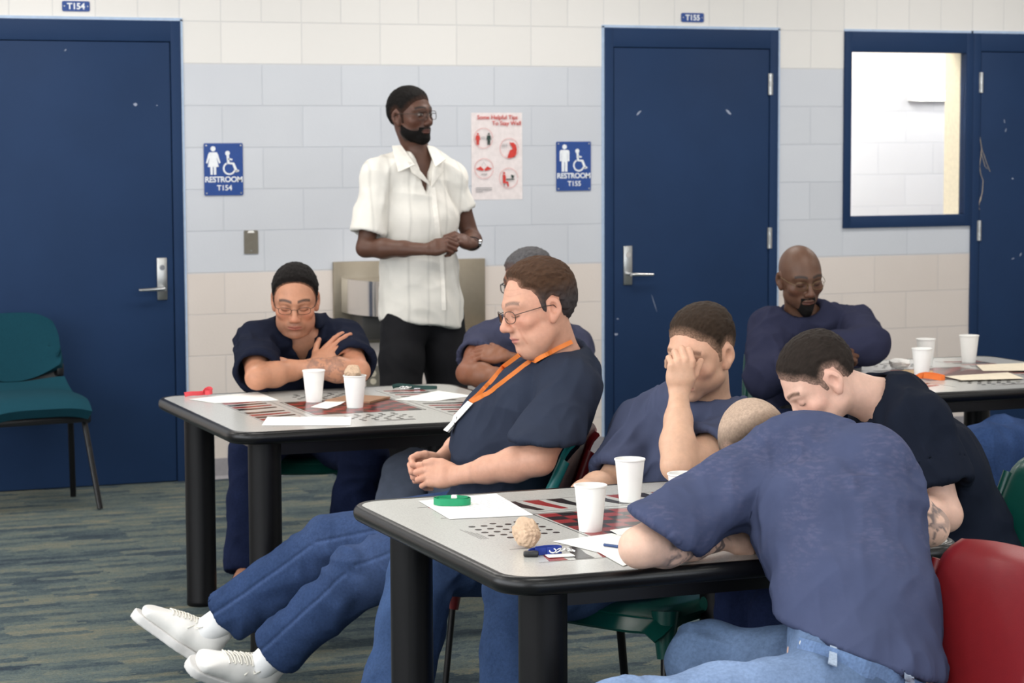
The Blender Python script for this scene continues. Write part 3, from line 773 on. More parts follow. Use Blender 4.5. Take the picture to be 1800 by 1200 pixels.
def sheet(name, corners, label, cat, mat, group=None, lift=.0012, curl=.0, thick=.0004, z0=TH):
    """paper lying on a table: corners are floor-plan points (a,b,c,d) in order"""
    m = MB(); a, b, c, d = [Vector((q[0], q[1], 0)) for q in corners]; n = 10
    cen = (a+b+c+d)/4
    def f(u, v):
        p = (a.lerp(b, u)).lerp(d.lerp(c, u), v)
        e = max(0, 2*u-1)**2*max(0, 2*v-1)**2
        return (p.x-cen.x, p.y-cen.y, lift+thick+curl*e)
    m.grid(f, n, n, thick)
    uvl = m.b.loops.layers.uv.new('UVMap')
    ax, ay = (b-a), (d-a)
    for fc in m.b.faces:
        for lp in fc.loops:
            q = Vector((lp.vert.co.x, lp.vert.co.y, 0))+cen-a
            lp[uvl].uv = (q.dot(ax)/ax.length_squared, q.dot(ay)/ay.length_squared)
    o = m.build(name, mat, None, 60); o.location = (cen.x, cen.y, z0)
    return tag(o, label, cat, group)
def pxs(*q): return [onz(x, y, TH)[:2] for x, y in q]
TP = text_paper('printed_sheet', 3)
TP2 = text_paper('printed_sheet_faint', 60, 18, 190)
sheet('paper_sheet', pxs((736, 881), (790, 913), (938, 906), (872, 868)), 'white printed sheet under the green lanyard on the nearest table', 'paper', TP)
sheet('paper_sheet', pxs((972, 952), (1066, 975), (1180, 962), (1075, 938)), 'white sheet flat on the nearest table beside the slumped man\'s elbow', 'paper', WHITEP)
sheet('paper_sheet', pxs((1010, 948), (1095, 996), (1160, 975), (1100, 940)), 'second white sheet tucked under the slumped man\'s elbow', 'paper', WHITEP, lift=.002)
sheet('paper_sheet', pxs((1072, 934), (1088, 943), (1150, 938), (1128, 926)), 'small white card lying against the checkerboard on the nearest table', 'paper', WHITEP, lift=.0032)
sheet('paper_sheet', pxs((470, 733), (460, 748), (616, 748), (618, 733)), 'handwritten white sheet at the front edge of the left table', 'paper', TP2)
sheet('paper_sheet', pxs((332, 702), (378, 709), (490, 704), (452, 689)), 'blank white sheet at the back left corner beside a red lanyard', 'paper', WHITEP)
sheet('paper_sheet', pxs((694, 703), (760, 706), (832, 696), (770, 687)), 'large white sheet at the right side of the left table', 'paper', WHITEP, curl=.0)
sheet('paper_sheet', pxs((546, 716), (575, 719), (607, 709), (582, 702)), 'small folded white sheet lying between the two cups', 'paper', WHITEP, lift=.0015, curl=.006)
BOOK = plain('tan_booklet_cover', (150, 112, 84), .6)
def booklet(name, quad, label, mat, th=.006):
    m = MB(); q = pxs(*quad); cx = sum(p[0] for p in q)/4; cy = sum(p[1] for p in q)/4
    m.prism([(p[0]-cx, p[1]-cy) for p in q], .001, .001+th)
    o = m.build(name, mat); o.location = (cx, cy, TH); return tag(o, label, 'folder')
booklet('booklet', ((572, 706), (650, 709), (686, 700), (616, 696)), 'thin tan booklet behind the two cups on the left table', BOOK)
booklet('folder', ((1640, 664), (1700, 652), (1796, 652), (1740, 660)), 'dark maroon folder under cream papers on the far right table', plain('maroon_folder', (88, 52, 50), .5), .004)
CREAMP = plain('cream_paper', (226, 214, 192), .8)
sheet('paper_sheet', pxs((1716, 644), (1728, 655), (1830, 654), (1820, 640)), 'cream sheet on the dark folder, far right table', 'paper', CREAMP, lift=.007)
sheet('paper_sheet', pxs((1660, 664), (1690, 671), (1800, 668), (1772, 657)), 'cream sheet at the front edge of the far right table', 'paper', CREAMP, lift=.0062)
sheet('paper_sheet', pxs((1574, 656), (1640, 658), (1640, 652), (1590, 650)), 'tan paper strip behind the front cup on the far right table', 'paper', plain('tan_paper', (190, 160, 120), .8))
# pen
p0, p1 = onz(1062, 962, TH), onz(1092, 966, TH); cpen = (p0+p1)/2
m = MB(); v = (p1-p0); m.cyl((-v[0]/2, -v[1]/2, .0065), (v[0]/2, v[1]/2, .0065), .0035, .0035, 12); m.cyl((v[0]/2, v[1]/2, .0065), (v[0]*.66, v[1]*.66, .0055), .0035, .0008, 12)
o = m.build('pen', plain('dark_blue_pen', (30, 60, 110), .3), None, 40); o.location = (cpen[0], cpen[1], TH); tag(o, 'slim dark blue pen lying on the white papers, nearest table', 'pen')

# crumpled napkins
def crumple(name, r, mat, label, cat, loc, seed, flat=1.0):
    b = bmesh.new(); bmesh.ops.create_icosphere(b, subdivisions=4, radius=1)
    rn = np.random.RandomState(seed); dirs = rn.normal(size=(34, 3)); dirs /= np.linalg.norm(dirs, axis=1)[:, None]; off = rn.uniform(.62, 1.0, 34)
    for v in b.verts:
        d = np.array(v.co); d /= np.linalg.norm(d)
        dot = dirs @ d
        k = np.min(np.where(dot > .15, off/np.maximum(dot, .15), 9)); k = min(k, 1.25)
        k += .10*abs(math.sin(9*d[0]+4*d[1]+seed)*math.sin(7*d[2]+5*d[1]))
        v.co = Vector(d*k*r)
    for v in b.verts: v.co.z *= flat
    zmin = min(v.co.z for v in b.verts)
    for v in b.verts: v.co.z -= zmin
    me = bpy.data.meshes.new(name); b.to_mesh(me); b.free(); me.materials.append(mat)
    o = bpy.data.objects.new(name, me); COL.objects.link(o); o.location = loc
    return tag(o, label, cat)
NAP = plain('brown_paper_napkin', (196, 168, 142), .85, var=.08, scale=90)
p = onz(929, 962, TH); crumple('crumpled_napkin', .034, NAP, 'crumpled brown paper napkin on the nearest table by the peg dots', 'napkin', (p[0], p[1], TH+.0008), 3, .92)
crumple('crumpled_napkin', .032, NAP, 'crumpled brown napkin sticking out of a paper cup on the left table', 'napkin', tuple(Vector(c5.location)+Vector((-.008, 0, .094))), 8, 1.0)
p = onz(1582, 648, TH)
for k, (dx, dy, r, s) in enumerate(((0, 0, .045, 5),)):
    crumple('tissue', r, WHITEP, 'crumpled white tissue beside the cups on the far right table', 'tissue', (p[0]+dx, p[1]+dy, TH+.0008), s, .5)

# lanyards: flat strap folded in loops
def ribbon(mb, pts, w, t=.0008):
    P = [Vector(p) for p in pts]; n = len(P); prev = None; rings = []
    for i, p in enumerate(P):
        tg = (P[min(i+1, n-1)]-P[max(i-1, 0)]).normalized()
        up = Vector((0, 0, 1)); x = up.copy() if abs(tg.z) < .95 else Vector((1, 0, 0))
        x = (x-tg*x.dot(tg)).normalized(); y = tg.cross(x)
        rings.append([mb.b.verts.new(p+x*a*w/2+y*b*t) for a, b in ((-1, -1), (1, -1), (1, 1), (-1, 1))])
    for A, B in zip(rings, rings[1:]):
        for k in range(4): mb.b.faces.new((A[k], A[(k+1) % 4], B[(k+1) % 4], B[k]))
    mb.b.faces.new(rings[0][::-1]); mb.b.faces.new(rings[-1])
def spline(pts, n=8):
    P = [np.array(p, float) for p in pts]; out = []
    for i in range(len(P)-1):
        p0, p1, p2, p3 = P[max(0, i-1)], P[i], P[i+1], P[min(len(P)-1, i+2)]
        for k in range(n):
            t = k/n; out.append(.5*((2*p1)+(-p0+p2)*t+(2*p0-5*p1+4*p2-p3)*t*t+(-p0+3*p1-3*p2+p3)*t**3))
    out.append(P[-1]); return out
def lanyard(px, py, loops, w, mat, label, rz=0.0, clip=True, z=.0):
    p = onz(px, py, TH)
    t = empty('lanyard', (p[0], p[1], TH+z), rz, label, 'lanyard')
    m = MB()
    for L in loops: ribbon(m, spline(L, 8), w)
    m.build('strap', mat, t, 60)
    return t
GRN = plain('green_strap', (6, 140, 92), .5); BLS = plain('royal_blue_strap', (24, 52, 140), .6); RDS = plain('coral_red_strap', (214, 70, 78), .6); DGS = plain('dark_green_strap', (22, 62, 58), .5); ORS = plain('orange_strap', (224, 112, 42), .6)
r_ = YAW*-1
t = lanyard(795, 888, [[(-.042, -.004, .009), (-.030, .022, .010), (.0, .030, .010), (.034, .024, .010), (.046, .0, .009), (.030, -.020, .009), (-.005, -.024, .009), (-.034, -.018, .009), (-.046, .004, .010), (-.020, .022, .012), (.012, .022, .012), (.038, .008, .012), (.034, -.014, .011), (.004, -.018, .010), (-.034, -.010, .010)]], .017, GRN, 'bright green lanyard coiled on the printed sheet, nearest table', r_, z=.002)
MB().box((.005, .026, .016), (.018, .010, .010), bevel=.003).build('clasp', WHITEP, t)
t = lanyard(965, 976, [[(-.045, -.012, .008), (-.034, .004, .009), (-.010, .014, .010), (.018, .018, .010), (.028, .010, .010), (.010, .002, .010), (-.014, -.002, .010), (-.030, -.012, .010)], [(-.030, -.006, .013), (-.008, .006, .014), (.020, .014, .013), (.026, .004, .012), (-.004, -.008, .012)]], .016, BLS, 'blue lanyard bunched up with keys and a white tag, nearest table', r_)
MB().box((-.040, -.016, .007), (.034, .016, .013), bevel=.004).build('buckle', BLACKP, t, 30)
m = MB(); m.box((.024, -.016, .003), (.060, .030, .002), rz=.3); m.build('card', WHITEP, t)
m = MB()
for q, (cx, cy) in enumerate(((.008, -.006), (.020, -.004), (.032, .002), (.044, .006))):
    m.tube([(cx+.007*math.cos(a), cy+.004*math.sin(a), .012+.004*math.sin(a+q)) for a in [2*PI*k/14 for k in range(14)]], .0016, 8, closed=True)
m.tube([(.044, .006, .012), (.052, .006, .010), (.058, .004, .008)], .003, 8)
m.build('key_chain', CHROME, t, 60)
lanyard(355, 696, [[(-.06, -.02, .007), (-.035, -.012, .010), (-.012, .0, .009), (.006, .008, .010), (.022, .004, .010)], [(.004, -.004, .010), (.012, .012, .020), (.026, .018, .024), (.036, .010, .016), (.026, -.002, .012), (.010, .002, .012), (.022, .012, .016)]], .016, RDS, 'coral red lanyard folded at the back left corner of the left table', r_, z=.001)
t = lanyard(724, 684, [[(-.070, .006, .007), (-.052, .020, .010), (-.020, .024, .009), (.030, .026, .007), (.080, .022, .006), (.092, .006, .006), (.070, -.010, .006), (.030, -.014, .006), (-.010, -.008, .007)], [(-.072, .0, .012), (-.05, .012, .016), (-.015, .012, .013), (.01, .006, .010)]], .010, DGS, 'dark green lanyard with silver keys, right side of the left table', r_)
m = MB()
for q, (cx, cy) in enumerate(((-.034, -.010), (-.022, -.014), (-.010, -.016), (-.028, -.020))):
    m.tube([(cx+.010*math.cos(a), cy+.008*math.sin(a), .007+.004*math.sin(a+q)) for a in [2*PI*k/14 for k in range(14)]], .0017, 8, closed=True)
m.box((.02, -.012, .005), (.030, .014, .003), rz=.4)
m.build('key_chain', CHROME, t, 60)
lanyard(1637, 668, [[(-.06, .012, .010), (-.03, .016, .014), (.0, .006, .014), (.03, -.006, .012), (.05, -.008, .010), (.03, -.018, .010), (.0, -.012, .014), (-.03, -.004, .018)], [(-.05, .004, .016), (-.02, .006, .022), (.02, -.004, .018), (.045, -.016, .012)]], .018, ORS, 'orange lanyard bunched at the front of the far right table', r_)
# ------------------------------------------------------------------ implicit-surface modelling kit for bodies and clothes
BIG = .5
def nrmz(v): v = np.asarray(v, float); return v/np.linalg.norm(v)
def smin(a, b, k):
    if k <= 0: return np.minimum(a, b)
    h = np.clip(.5+.5*(b-a)/k, 0, 1); return b+(a-b)*h-k*h*(1-h)
def smax(a, b, k): return -smin(-a, -b, k)
class Prim:
    def __init__(s, f, lo, hi): s.f, s.lo, s.hi = f, np.asarray(lo), np.asarray(hi)
    def prep(s, C, hd): s.cd = s.f(C); return s.cd
    def ev(s, P, ci): return s.f(P)
class Un:
    def __init__(s, ch, k=0.0):
        s.ch = [c for c in ch if c is not None]; s.k = k
        s.lo = np.min([c.lo for c in s.ch], axis=0); s.hi = np.max([c.hi for c in s.ch], axis=0)
    def prep(s, C, hd):
        s.T = hd*1.5+s.k+.02; d = None
        for c in s.ch:
            q = c.prep(C, hd); d = q if d is None else smin(d, q, s.k)
        s.cd = d; return d
    def ev(s, P, ci):
        out = np.full(len(P), BIG)
        for c in s.ch:
            m = np.nonzero(c.cd[ci] < s.T)[0]
            if len(m): out[m] = smin(out[m], c.ev(P[m], ci[m]), s.k)
        return out
class Sub:
    def __init__(s, a, b, k=0.0): s.a, s.b, s.k = a, b, k; s.lo, s.hi = a.lo, a.hi
    def prep(s, C, hd):
        s.T = hd*1.5+s.k+.02; s.cd = smax(s.a.prep(C, hd), -s.b.prep(C, hd), s.k); return s.cd
    def ev(s, P, ci):
        d = s.a.ev(P, ci); m = np.nonzero(s.b.cd[ci] < s.T)[0]
        if len(m): d[m] = smax(d[m], -s.b.ev(P[m], ci[m]), s.k)
        return d
class Cut:
    """keep the side of the plane opposite to n"""
    def __init__(s, a, p, n, k=0.0): s.a, s.p, s.n, s.k = a, np.asarray(p), nrmz(n), k; s.lo, s.hi = a.lo, a.hi
    def prep(s, C, hd): s.cd = smax(s.a.prep(C, hd), (C-s.p)@s.n, s.k); return s.cd
    def ev(s, P, ci): return smax(s.a.ev(P, ci), (P-s.p)@s.n, s.k)
class Mod:
    def __init__(s, a, fn): s.a, s.fn = a, fn; s.lo, s.hi = a.lo-.02, a.hi+.02
    def prep(s, C, hd): s.cd = s.fn(C, s.a.prep(C, hd)); return s.cd
    def ev(s, P, ci): return s.fn(P, s.a.ev(P, ci))
class Xf:
    """child given in a local frame: axes are the columns of M, origin c, uniform scale s"""
    def __init__(s, a, M, c, sc=1.0):
        s.a, s.M, s.c, s.s = a, M, np.asarray(c), sc
        cs = np.array([[x, y, z] for x in (a.lo[0], a.hi[0]) for y in (a.lo[1], a.hi[1]) for z in (a.lo[2], a.hi[2])])
        w = cs*sc@M.T+s.c; s.lo, s.hi = w.min(0), w.max(0)
    def L(s, P): return (P-s.c)@s.M/s.s
    def prep(s, C, hd): s.cd = s.a.prep(s.L(C), hd/s.s)*s.s; return s.cd
    def ev(s, P, ci): return s.a.ev(s.L(P), ci)*s.s
def ell(c, r, M=None):
    c, r = np.asarray(c, float), np.asarray(r, float); M = np.eye(3) if M is None else M
    def f(P):
        q = (P-c)@M; k0 = np.sqrt(((q/r)**2).sum(1)); k1 = np.sqrt(((q/r**2)**2).sum(1))
        return np.where(k1 > 1e-6, k0*(k0-1)/np.maximum(k1, 1e-6), -r.min())
    R = r.max(); return Prim(f, c-R, c+R)
def eseg(a, b, ra, rb, x=None, ca=None, cb=None):
    """tapered segment; ra/rb radius or (half-width along x, half-depth)"""
    a, b = np.asarray(a, float), np.asarray(b, float); ab = b-a; L2 = max(ab@ab, 1e-9); L = math.sqrt(L2); z = ab/L
    if np.isscalar(ra) and np.isscalar(rb):
        def f(P):
            t = np.clip((P-a)@ab/L2, 0, 1)
            return np.sqrt((((P-a)-t[:, None]*ab)**2).sum(1))-(ra+(rb-ra)*t)
        R = max(ra, rb)
    else:
        ra = (ra, ra) if np.isscalar(ra) else ra; rb = (rb, rb) if np.isscalar(rb) else rb
        x = np.asarray(x, float); x = nrmz(x-z*(x@z)); y = np.cross(z, x)
        def f(P):
            q = P-a; tt = q@z; t = np.clip(tt/L, 0, 1)
            w = ra[0]+(rb[0]-ra[0])*t; d = ra[1]+(rb[1]-ra[1])*t; cz = np.minimum(w, d)
            vx, vy, vz = q@x, q@y, tt-np.clip(tt, 0, L)
            k0 = np.sqrt((vx/w)**2+(vy/d)**2+(vz/cz)**2); k1 = np.sqrt((vx/w**2)**2+(vy/d**2)**2+(vz/cz**2)**2)
            return np.where(k1 > 1e-6, k0*(k0-1)/np.maximum(k1, 1e-6), -cz)
        R = max(*ra, *rb)
    return Prim(f, np.minimum(a, b)-R, np.maximum(a, b)+R)
def chain(pts, rs, k=.0, x=None):
    return Un([eseg(pts[i], pts[i+1], rs[i], rs[i+1], x) for i in range(len(pts)-1)], k)
def extract(node, h, keep=None, lo=None, hi=None):
    """surface nets on a sparse block grid -> verts, quads"""
    B = 8
    lo = np.asarray(node.lo if lo is None else np.maximum(lo, node.lo))-.02; hi = np.asarray(node.hi if hi is None else np.minimum(hi, node.hi))+.02
    nb = np.ceil((hi-lo)/(h*B)).astype(int)
    g = np.stack(np.meshgrid(*[np.arange(n) for n in nb], indexing='ij'), -1).reshape(-1, 3)
    C = lo+(g+.5)*h*B; hd = h*B*.8661
    cd = node.prep(C, hd); sel = np.abs(cd) < hd*1.35+.012
    g = g[sel]; C = C[sel]; node.prep(C, hd)
    ar = np.arange(B+1); off = np.stack(np.meshgrid(ar, ar, ar, indexing='ij'), -1).reshape(-1, 3)
    val = np.empty((len(g), (B+1)**3)); step = 250
    for i in range(0, len(g), step):
        gg = g[i:i+step]; P = (lo+((gg*B)[:, None, :]+off[None])*h).reshape(-1, 3)
        ci = np.repeat(np.arange(i, i+len(gg)), (B+1)**3)
        val[i:i+step] = node.ev(P, ci).reshape(len(gg), -1)
    val = val.reshape(-1, B+1, B+1, B+1)
    cn = {(a, b, c): val[:, a:a+B, b:b+B, c:c+B] for a in (0, 1) for b in (0, 1) for c in (0, 1)}
    sg = sum((v < 0).astype(np.int8) for v in cn.values()); act = (sg > 0) & (sg < 8)
    bi, i, j, k = np.nonzero(act); cell = np.stack([g[bi, 0]*B+i, g[bi, 1]*B+j, g[bi, 2]*B+k], 1)
    cv = {q: v[bi, i, j, k] for q, v in cn.items()}
    acc = np.zeros((len(cell), 3)); cnt = np.zeros(len(cell))
    qs = list(cv)
    for a in range(8):
        for b in range(a+1, 8):
            d = np.array(qs[b])-np.array(qs[a])
            if np.abs(d).sum() != 1: continue
            va, vb = cv[qs[a]], cv[qs[b]]; m = (va < 0) != (vb < 0)
            t = np.where(m, va/np.where(m, va-vb, 1), 0)
            acc += np.where(m[:, None], np.array(qs[a])+t[:, None]*d, 0); cnt += m
    V = lo+(cell+acc/cnt[:, None])*h
    N = nb*B+2; key = (cell[:, 0]*N[1]+cell[:, 1])*N[2]+cell[:, 2]
    o = np.argsort(key); key = key[o]; V = V[o]; cell = cell[o]; cv = {q: v[o] for q, v in cv.items()}
    quads = []
    def look(c):
        kk = (c[:, 0]*N[1]+c[:, 1])*N[2]+c[:, 2]; p = np.searchsorted(key, kk); p = np.minimum(p, len(key)-1); return p, key[p] == kk
    for ax in range(3):
        e = [0, 0, 0]; e[ax] = 1; s0 = cv[(0, 0, 0)] < 0; s1 = cv[tuple(e)] < 0; m = np.nonzero(s0 != s1)[0]
        u, w = [np.eye(3, dtype=int)[(ax+q) % 3] for q in (1, 2)]
        c0 = cell[m]; p1, k1 = look(c0-u); p2, k2 = look(c0-u-w); p3, k3 = look(c0-w); ok = k1 & k2 & k3
        Q = np.stack([m, p1, p2, p3], 1); fl = ~s0[m]; Q[fl] = Q[fl][:, ::-1]; quads.append(Q[ok])
    Q = np.concatenate(quads)
    if keep is not None: Q = Q[keep(V[Q].mean(1))]
    us, inv = np.unique(Q, return_inverse=True)
    return V[us], inv.reshape(-1, 4)
def relax(V, Q, n=1, lam=.5):
    E = np.concatenate([Q[:, [0, 1]], Q[:, [1, 2]], Q[:, [2, 3]], Q[:, [3, 0]]])
    # keep borders fixed
    s = np.sort(E, 1); kk = s[:, 0]*len(V)+s[:, 1]; _, iv, ct = np.unique(kk, return_inverse=True, return_counts=True)
    bd = np.zeros(len(V), bool); bd[np.unique(E[ct[iv] == 1])] = True
    for _ in range(n):
        A = np.zeros_like(V); c = np.zeros(len(V))
        for a, b in ((0, 1), (1, 0)):
            for q in range(3): A[:, q] += np.bincount(E[:, a], V[E[:, b], q], len(V))
            c += np.bincount(E[:, a], minlength=len(V))
        W_ = V+lam*(A/np.maximum(c, 1)[:, None]-V); V = np.where(bd[:, None], V, W_)
    return V
def vnormals(V, Q):
    n = np.cross(V[Q[:, 2]]-V[Q[:, 0]], V[Q[:, 3]]-V[Q[:, 1]]); N = np.zeros_like(V)
    for a in range(4):
        for q in range(3): N[:, q] += np.bincount(Q[:, a], n[:, q], len(V))
    return N/np.maximum(np.linalg.norm(N, axis=1), 1e-9)[:, None]
_rs = np.random.RandomState(11); _LAT = _rs.rand(32, 32, 32)
def vnoise(P):
    i = np.floor(P).astype(int); f = P-i; f = f*f*(3-2*f); out = 0
    for a in (0, 1):
        for b in (0, 1):
            for c in (0, 1):
                w = (f[:, 0] if a else 1-f[:, 0])*(f[:, 1] if b else 1-f[:, 1])*(f[:, 2] if c else 1-f[:, 2])
                out = out+w*_LAT[(i[:, 0]+a) % 32, (i[:, 1]+b) % 32, (i[:, 2]+c) % 32]
    return out
def folds(P, axis, along=3.0, across=16.0, amp=.004, seed=0.0, sharp=1.0):
    """long creases running along the given axis"""
    z = nrmz(axis); x = nrmz(np.cross(z, (.31, .77, .55))); y = np.cross(z, x)
    q = np.stack([P@x*across, P@y*across, P@z*along], 1)
    w = np.stack([vnoise(P*6+seed), vnoise(P*6+9+seed), vnoise(P*6+17+seed)], 1)-.5
    n = vnoise(q+w*1.6+seed*3.3); r = 1-np.abs(2*n-1)
    return amp*(r**sharp-.5)
def mesh_from(name, V, Q, mat, parent=None, col=None, smooth=True):
    me = bpy.data.meshes.new(name)
    me.vertices.add(len(V)); me.vertices.foreach_set('co', np.ascontiguousarray(V, dtype=np.float32).ravel())
    me.loops.add(Q.size); me.loops.foreach_set('vertex_index', np.ascontiguousarray(Q, dtype=np.int32).ravel())
    me.polygons.add(len(Q)); me.polygons.foreach_set('loop_start', np.arange(0, Q.size, 4, dtype=np.int32))
    me.polygons.foreach_set('use_smooth', np.ones(len(Q), bool))
    me.update(calc_edges=True); me.validate()
    if col is not None:
        at = me.color_attributes.new('Col', 'FLOAT_COLOR', 'POINT')
        at.data.foreach_set('color', np.concatenate([col, np.ones((len(V), 1))], 1).astype(np.float32).ravel())
    me.materials.append(mat)
    o = bpy.data.objects.new(name, me); COL.objects.link(o)
    if parent is not None: o.parent = parent
    return o
# ------------------------------------------------------------------ anatomy
def head_frame(fwd, up):
    f = nrmz(fwd); u = np.asarray(up, float); u = nrmz(u-f*(u@f)); return np.stack([np.cross(f, u), f, u], 1)
def skull():
    return Un([ell((0, -.012, .030), (.0745, .097, .088)), ell((0, .020, -.008), (.0655, .071, .094)),
               ell((0, .020, -.066), (.0575, .058, .042)), ell((.047, .002, -.062), (.016, .02, .02)), ell((-.047, .002, -.062), (.016, .02, .02)),
               ell((0, .062, -.098), (.025, .022, .020))], .022)
def head_node(jowl=0.0, nose=1.0, brow=1.0, lips=1.0, openeye=False):
    base = skull()
    extra = []
    for s in (-1, 1):
        extra += [ell((s*.045, .055, -.026), (.022, .020, .019)), eseg((s*.011, .0835, .021), (s*.045, .066, .023), .011*brow, .009*brow)]
        if jowl: extra += [ell((s*.040, .030, -.078), (.026, .034, .026+.01*jowl))]
    if jowl: extra.append(ell((0, .035, -.108), (.045, .040, .022*jowl+.008)))
    n = Un([base]+extra, .018)
    for s in (-1, 1): n = Sub(n, ell((s*.032, .103, .000), (.021, .020, .0135)), .014)
    lids = [ell((s*.0315, .0735, .000), (.0155, .0140, .0125)) for s in (-1, 1)]
    n = Un([n]+lids, .004)
    n = Un([n, eseg((0, .084, .014), (0, .104*nose+.002, -.030), .0075, .0105), ell((0, .107*nose+.001, -.036), (.0125, .0115, .0105)),
            ell((.0125, .096, -.040), (.0085, .011, .0085)), ell((-.0125, .096, -.040), (.0085, .011, .0085))], .009)
    for s in (-1, 1): n = Sub(n, ell((s*.0068, .103, -.0475), (.0042, .006, .004)), .003)
    n = Un([n, ell((0, .070, -.068), (.030, .022, .024))], .014)
    l = lips
    n = Un([n, chain([(-.022, .0795, -.0692), (-.007, .0905, -.0640), (0, .0915, -.0655), (.007, .0905, -.0640), (.022, .0795, -.0692)], [.0035*l, .0052*l, .005*l, .0052*l, .0035*l]),
            chain([(-.020, .0795, -.0735), (0, .0885, -.0775), (.020, .0795, -.0735)], [.0038*l, .0065*l, .0038*l])], .004)
    n = Sub(n, chain([(-.024, .0835, -.0708), (0, .0965, -.0702), (.024, .0835, -.0708)], [.0017, .0022, .0017]), .003)
    n = Sub(n, eseg((-.016, .091, -.088), (.016, .091, -.088), .006, .006), .012)
    for s in (-1, 1):
        a = math.radians(22); M = np.array([[math.cos(a), s*math.sin(a), 0], [-s*math.sin(a), math.cos(a), 0], [0, 0, 1]]).T
        ear = Un([ell((s*.0775, -.014, -.004), (.0085, .020, .030), M), ell((s*.0735, -.006, -.034), (.008, .010, .012), M)], .010)
        ear = Sub(ear, ell((s*.0885, -.008, -.004), (.0150, .0120, .0195), M), .003)
        ear = Sub(ear, chain([(s*.0865, -.002, .016), (s*.0875, -.018, .018), (s*.0885, -.026, .002), (s*.0865, -.022, -.016)], [.003, .003, .003, .002]), .003)
        n = Un([n, ear], .006)
    return n
def head_color(L, skin, brow, lip, age=0.0, closed=True, stubble=None, scalp=None):
    """pigment and painted eye-socket shade of the head skin in head-local coordinates"""
    c = np.tile(np.asarray(skin, float), (len(L), 1)); x, y, z = L[:, 0], L[:, 1], L[:, 2]; ax = np.abs(x)
    def blend(m, col, a): m = np.clip(m*a, 0, 1)[:, None]; return c*(1-m)+np.asarray(col)*m
    red = np.exp(-((ax-.045)**2/.0006+(z+.028)**2/.0007))*(y > .03)
    c = blend(red, np.asarray(skin)*np.array([1.10, .82, .80]), .5)
    c = blend(np.exp(-(x**2+(z+.036)**2)/.0003)*(y > .09), np.asarray(skin)*np.array([1.06, .80, .78]), .5)
    c = blend(np.exp(-((ax-.08)**2/.0002)), np.asarray(skin)*np.array([1.04, .86, .84]), .45)
    if stubble is not None:
        m = np.clip(1-np.abs((z+.085)/.032), 0, 1)*(y > -.01)*(1-np.exp(-((z+.071)**2/.00006+x**2/.0005)))
        m = m+np.exp(-((z+.056)**2/.00005+x**2/.0006))*(y > .08)*.9
        c = blend(np.clip(m*2, 0, 1), stubble[:3], stubble[3])
    if scalp is not None:
        poly = scalp[0]; m = np.clip(-poly2(L, poly)/.012+.2, 0, 1); c = blend(m, scalp[1], scalp[2])
    m = ((ax > .010) & (ax < .054) & (y > .05))*np.exp(-((z-(.0265+.004*np.sin((ax-.01)/.044*PI)-.05*np.clip(ax-.04, 0, 1)))/.0052)**4)
    c = blend(m*(.9+.1*np.sin(x*2500+z*900)), brow, .95)
    u = np.abs(x)/.023; m = (u < 1)*(y > .075)*np.exp(-((z+.0712)/(.0095*np.sqrt(np.clip(1-u**2, .02, 1))))**4)
    c = blend(m, lip, .75)
    m = (u < 1.08)*(y > .072)*np.exp(-((z+.0706)/.0018)**2); c = blend(m, np.asarray(lip)*.35, .75)
    c = blend(np.exp(-((ax-.0315)/.017)**4-((z-.003)/.013)**4)*(y > .06), np.asarray(skin)*np.array([.74, .66, .66]), .55)  # lids darkened: shade of the eye sockets painted into the skin colour
    e = (ax-.0315)/.0150; zl = -.0055-.0035*np.clip(1-e**2, 0, 1) if closed else None
    if closed:
        m = (np.abs(e) < 1.0)*(y > .06)*np.exp(-((z-zl)/.0017)**2); c = blend(m, np.asarray(brow)*.6, .9)
        m = (np.abs(e) < 1.1)*(y > .06)*np.exp(-((z-.0085)/.0018)**2); c = blend(m, np.asarray(skin)*.6, .4)
    else:
        m = (np.abs(e) < 1.05)*(y > .06)*np.exp(-((z-(.0035+.003*np.clip(1-e**2, 0, 1)))/.0022)**2); c = blend(m, np.asarray(brow)*.5, .9)
        o_ = (np.abs(e) < .95)*(y > .06)*(z < .0028+.002*(1-e**2))*(z > -.0050+.003*e**2)
        c = blend(o_*1.0, (.22, .19, .17), 1.0)
        m = ((ax-.0315)**2+(z+.001)**2 < .0052**2)*(y > .06)*o_; c = blend(m*1.0, (.02, .012, .008), 1.0)
    if age:
        m = np.exp(-((ax-(.030+.25*np.clip(-.045-z, 0, .05)))/.003)**2)*(z < -.040)*(z > -.085)*(y > .05); c = blend(m, np.asarray(skin)*np.array([.72, .55, .5]), .5*age)
        m = np.exp(-((z-.052-.004*np.sin(x*60))/.0016)**2)+np.exp(-((z-.066-.003*np.sin(x*50))/.0016)**2); c = blend(m*(y > .06), np.asarray(skin)*.72, .35*age)
    return c
def poly2(L, poly):
    """signed distance to a polygon in the side view (y,z), negative inside"""
    p = np.asarray(poly, float); P = L[:, 1:3]; n = len(p); d = np.full(len(P), 1e9); ins = np.zeros(len(P), bool)
    for i in range(n):
        a, b = p[i], p[(i+1) % n]; e = b-a; w = P-a; t = np.clip(w@e/(e@e), 0, 1)
        d = np.minimum(d, ((w-t[:, None]*e)**2).sum(1))
        c1 = (a[1] > P[:, 1]) != (b[1] > P[:, 1])
        with np.errstate(divide='ignore', invalid='ignore'): xx = (b[0]-a[0])*(P[:, 1]-a[1])/(b[1]-a[1] if b[1] != a[1] else 1e-9)+a[0]
        ins ^= c1 & (P[:, 0] < xx)
    d = np.sqrt(d); return np.where(ins, -d, d)
HAIR_SHORT = [(.13, .16), (.082, .080), (.066, .058), (.048, .046), (.040, .030), (.024, .010), (.018, -.016), (.006, -.018), (.006, .016), (-.014, .030), (-.034, .020), (-.042, -.030), (-.055, -.068), (-.085, -.088), (-.16, -.088), (-.16, .16)]
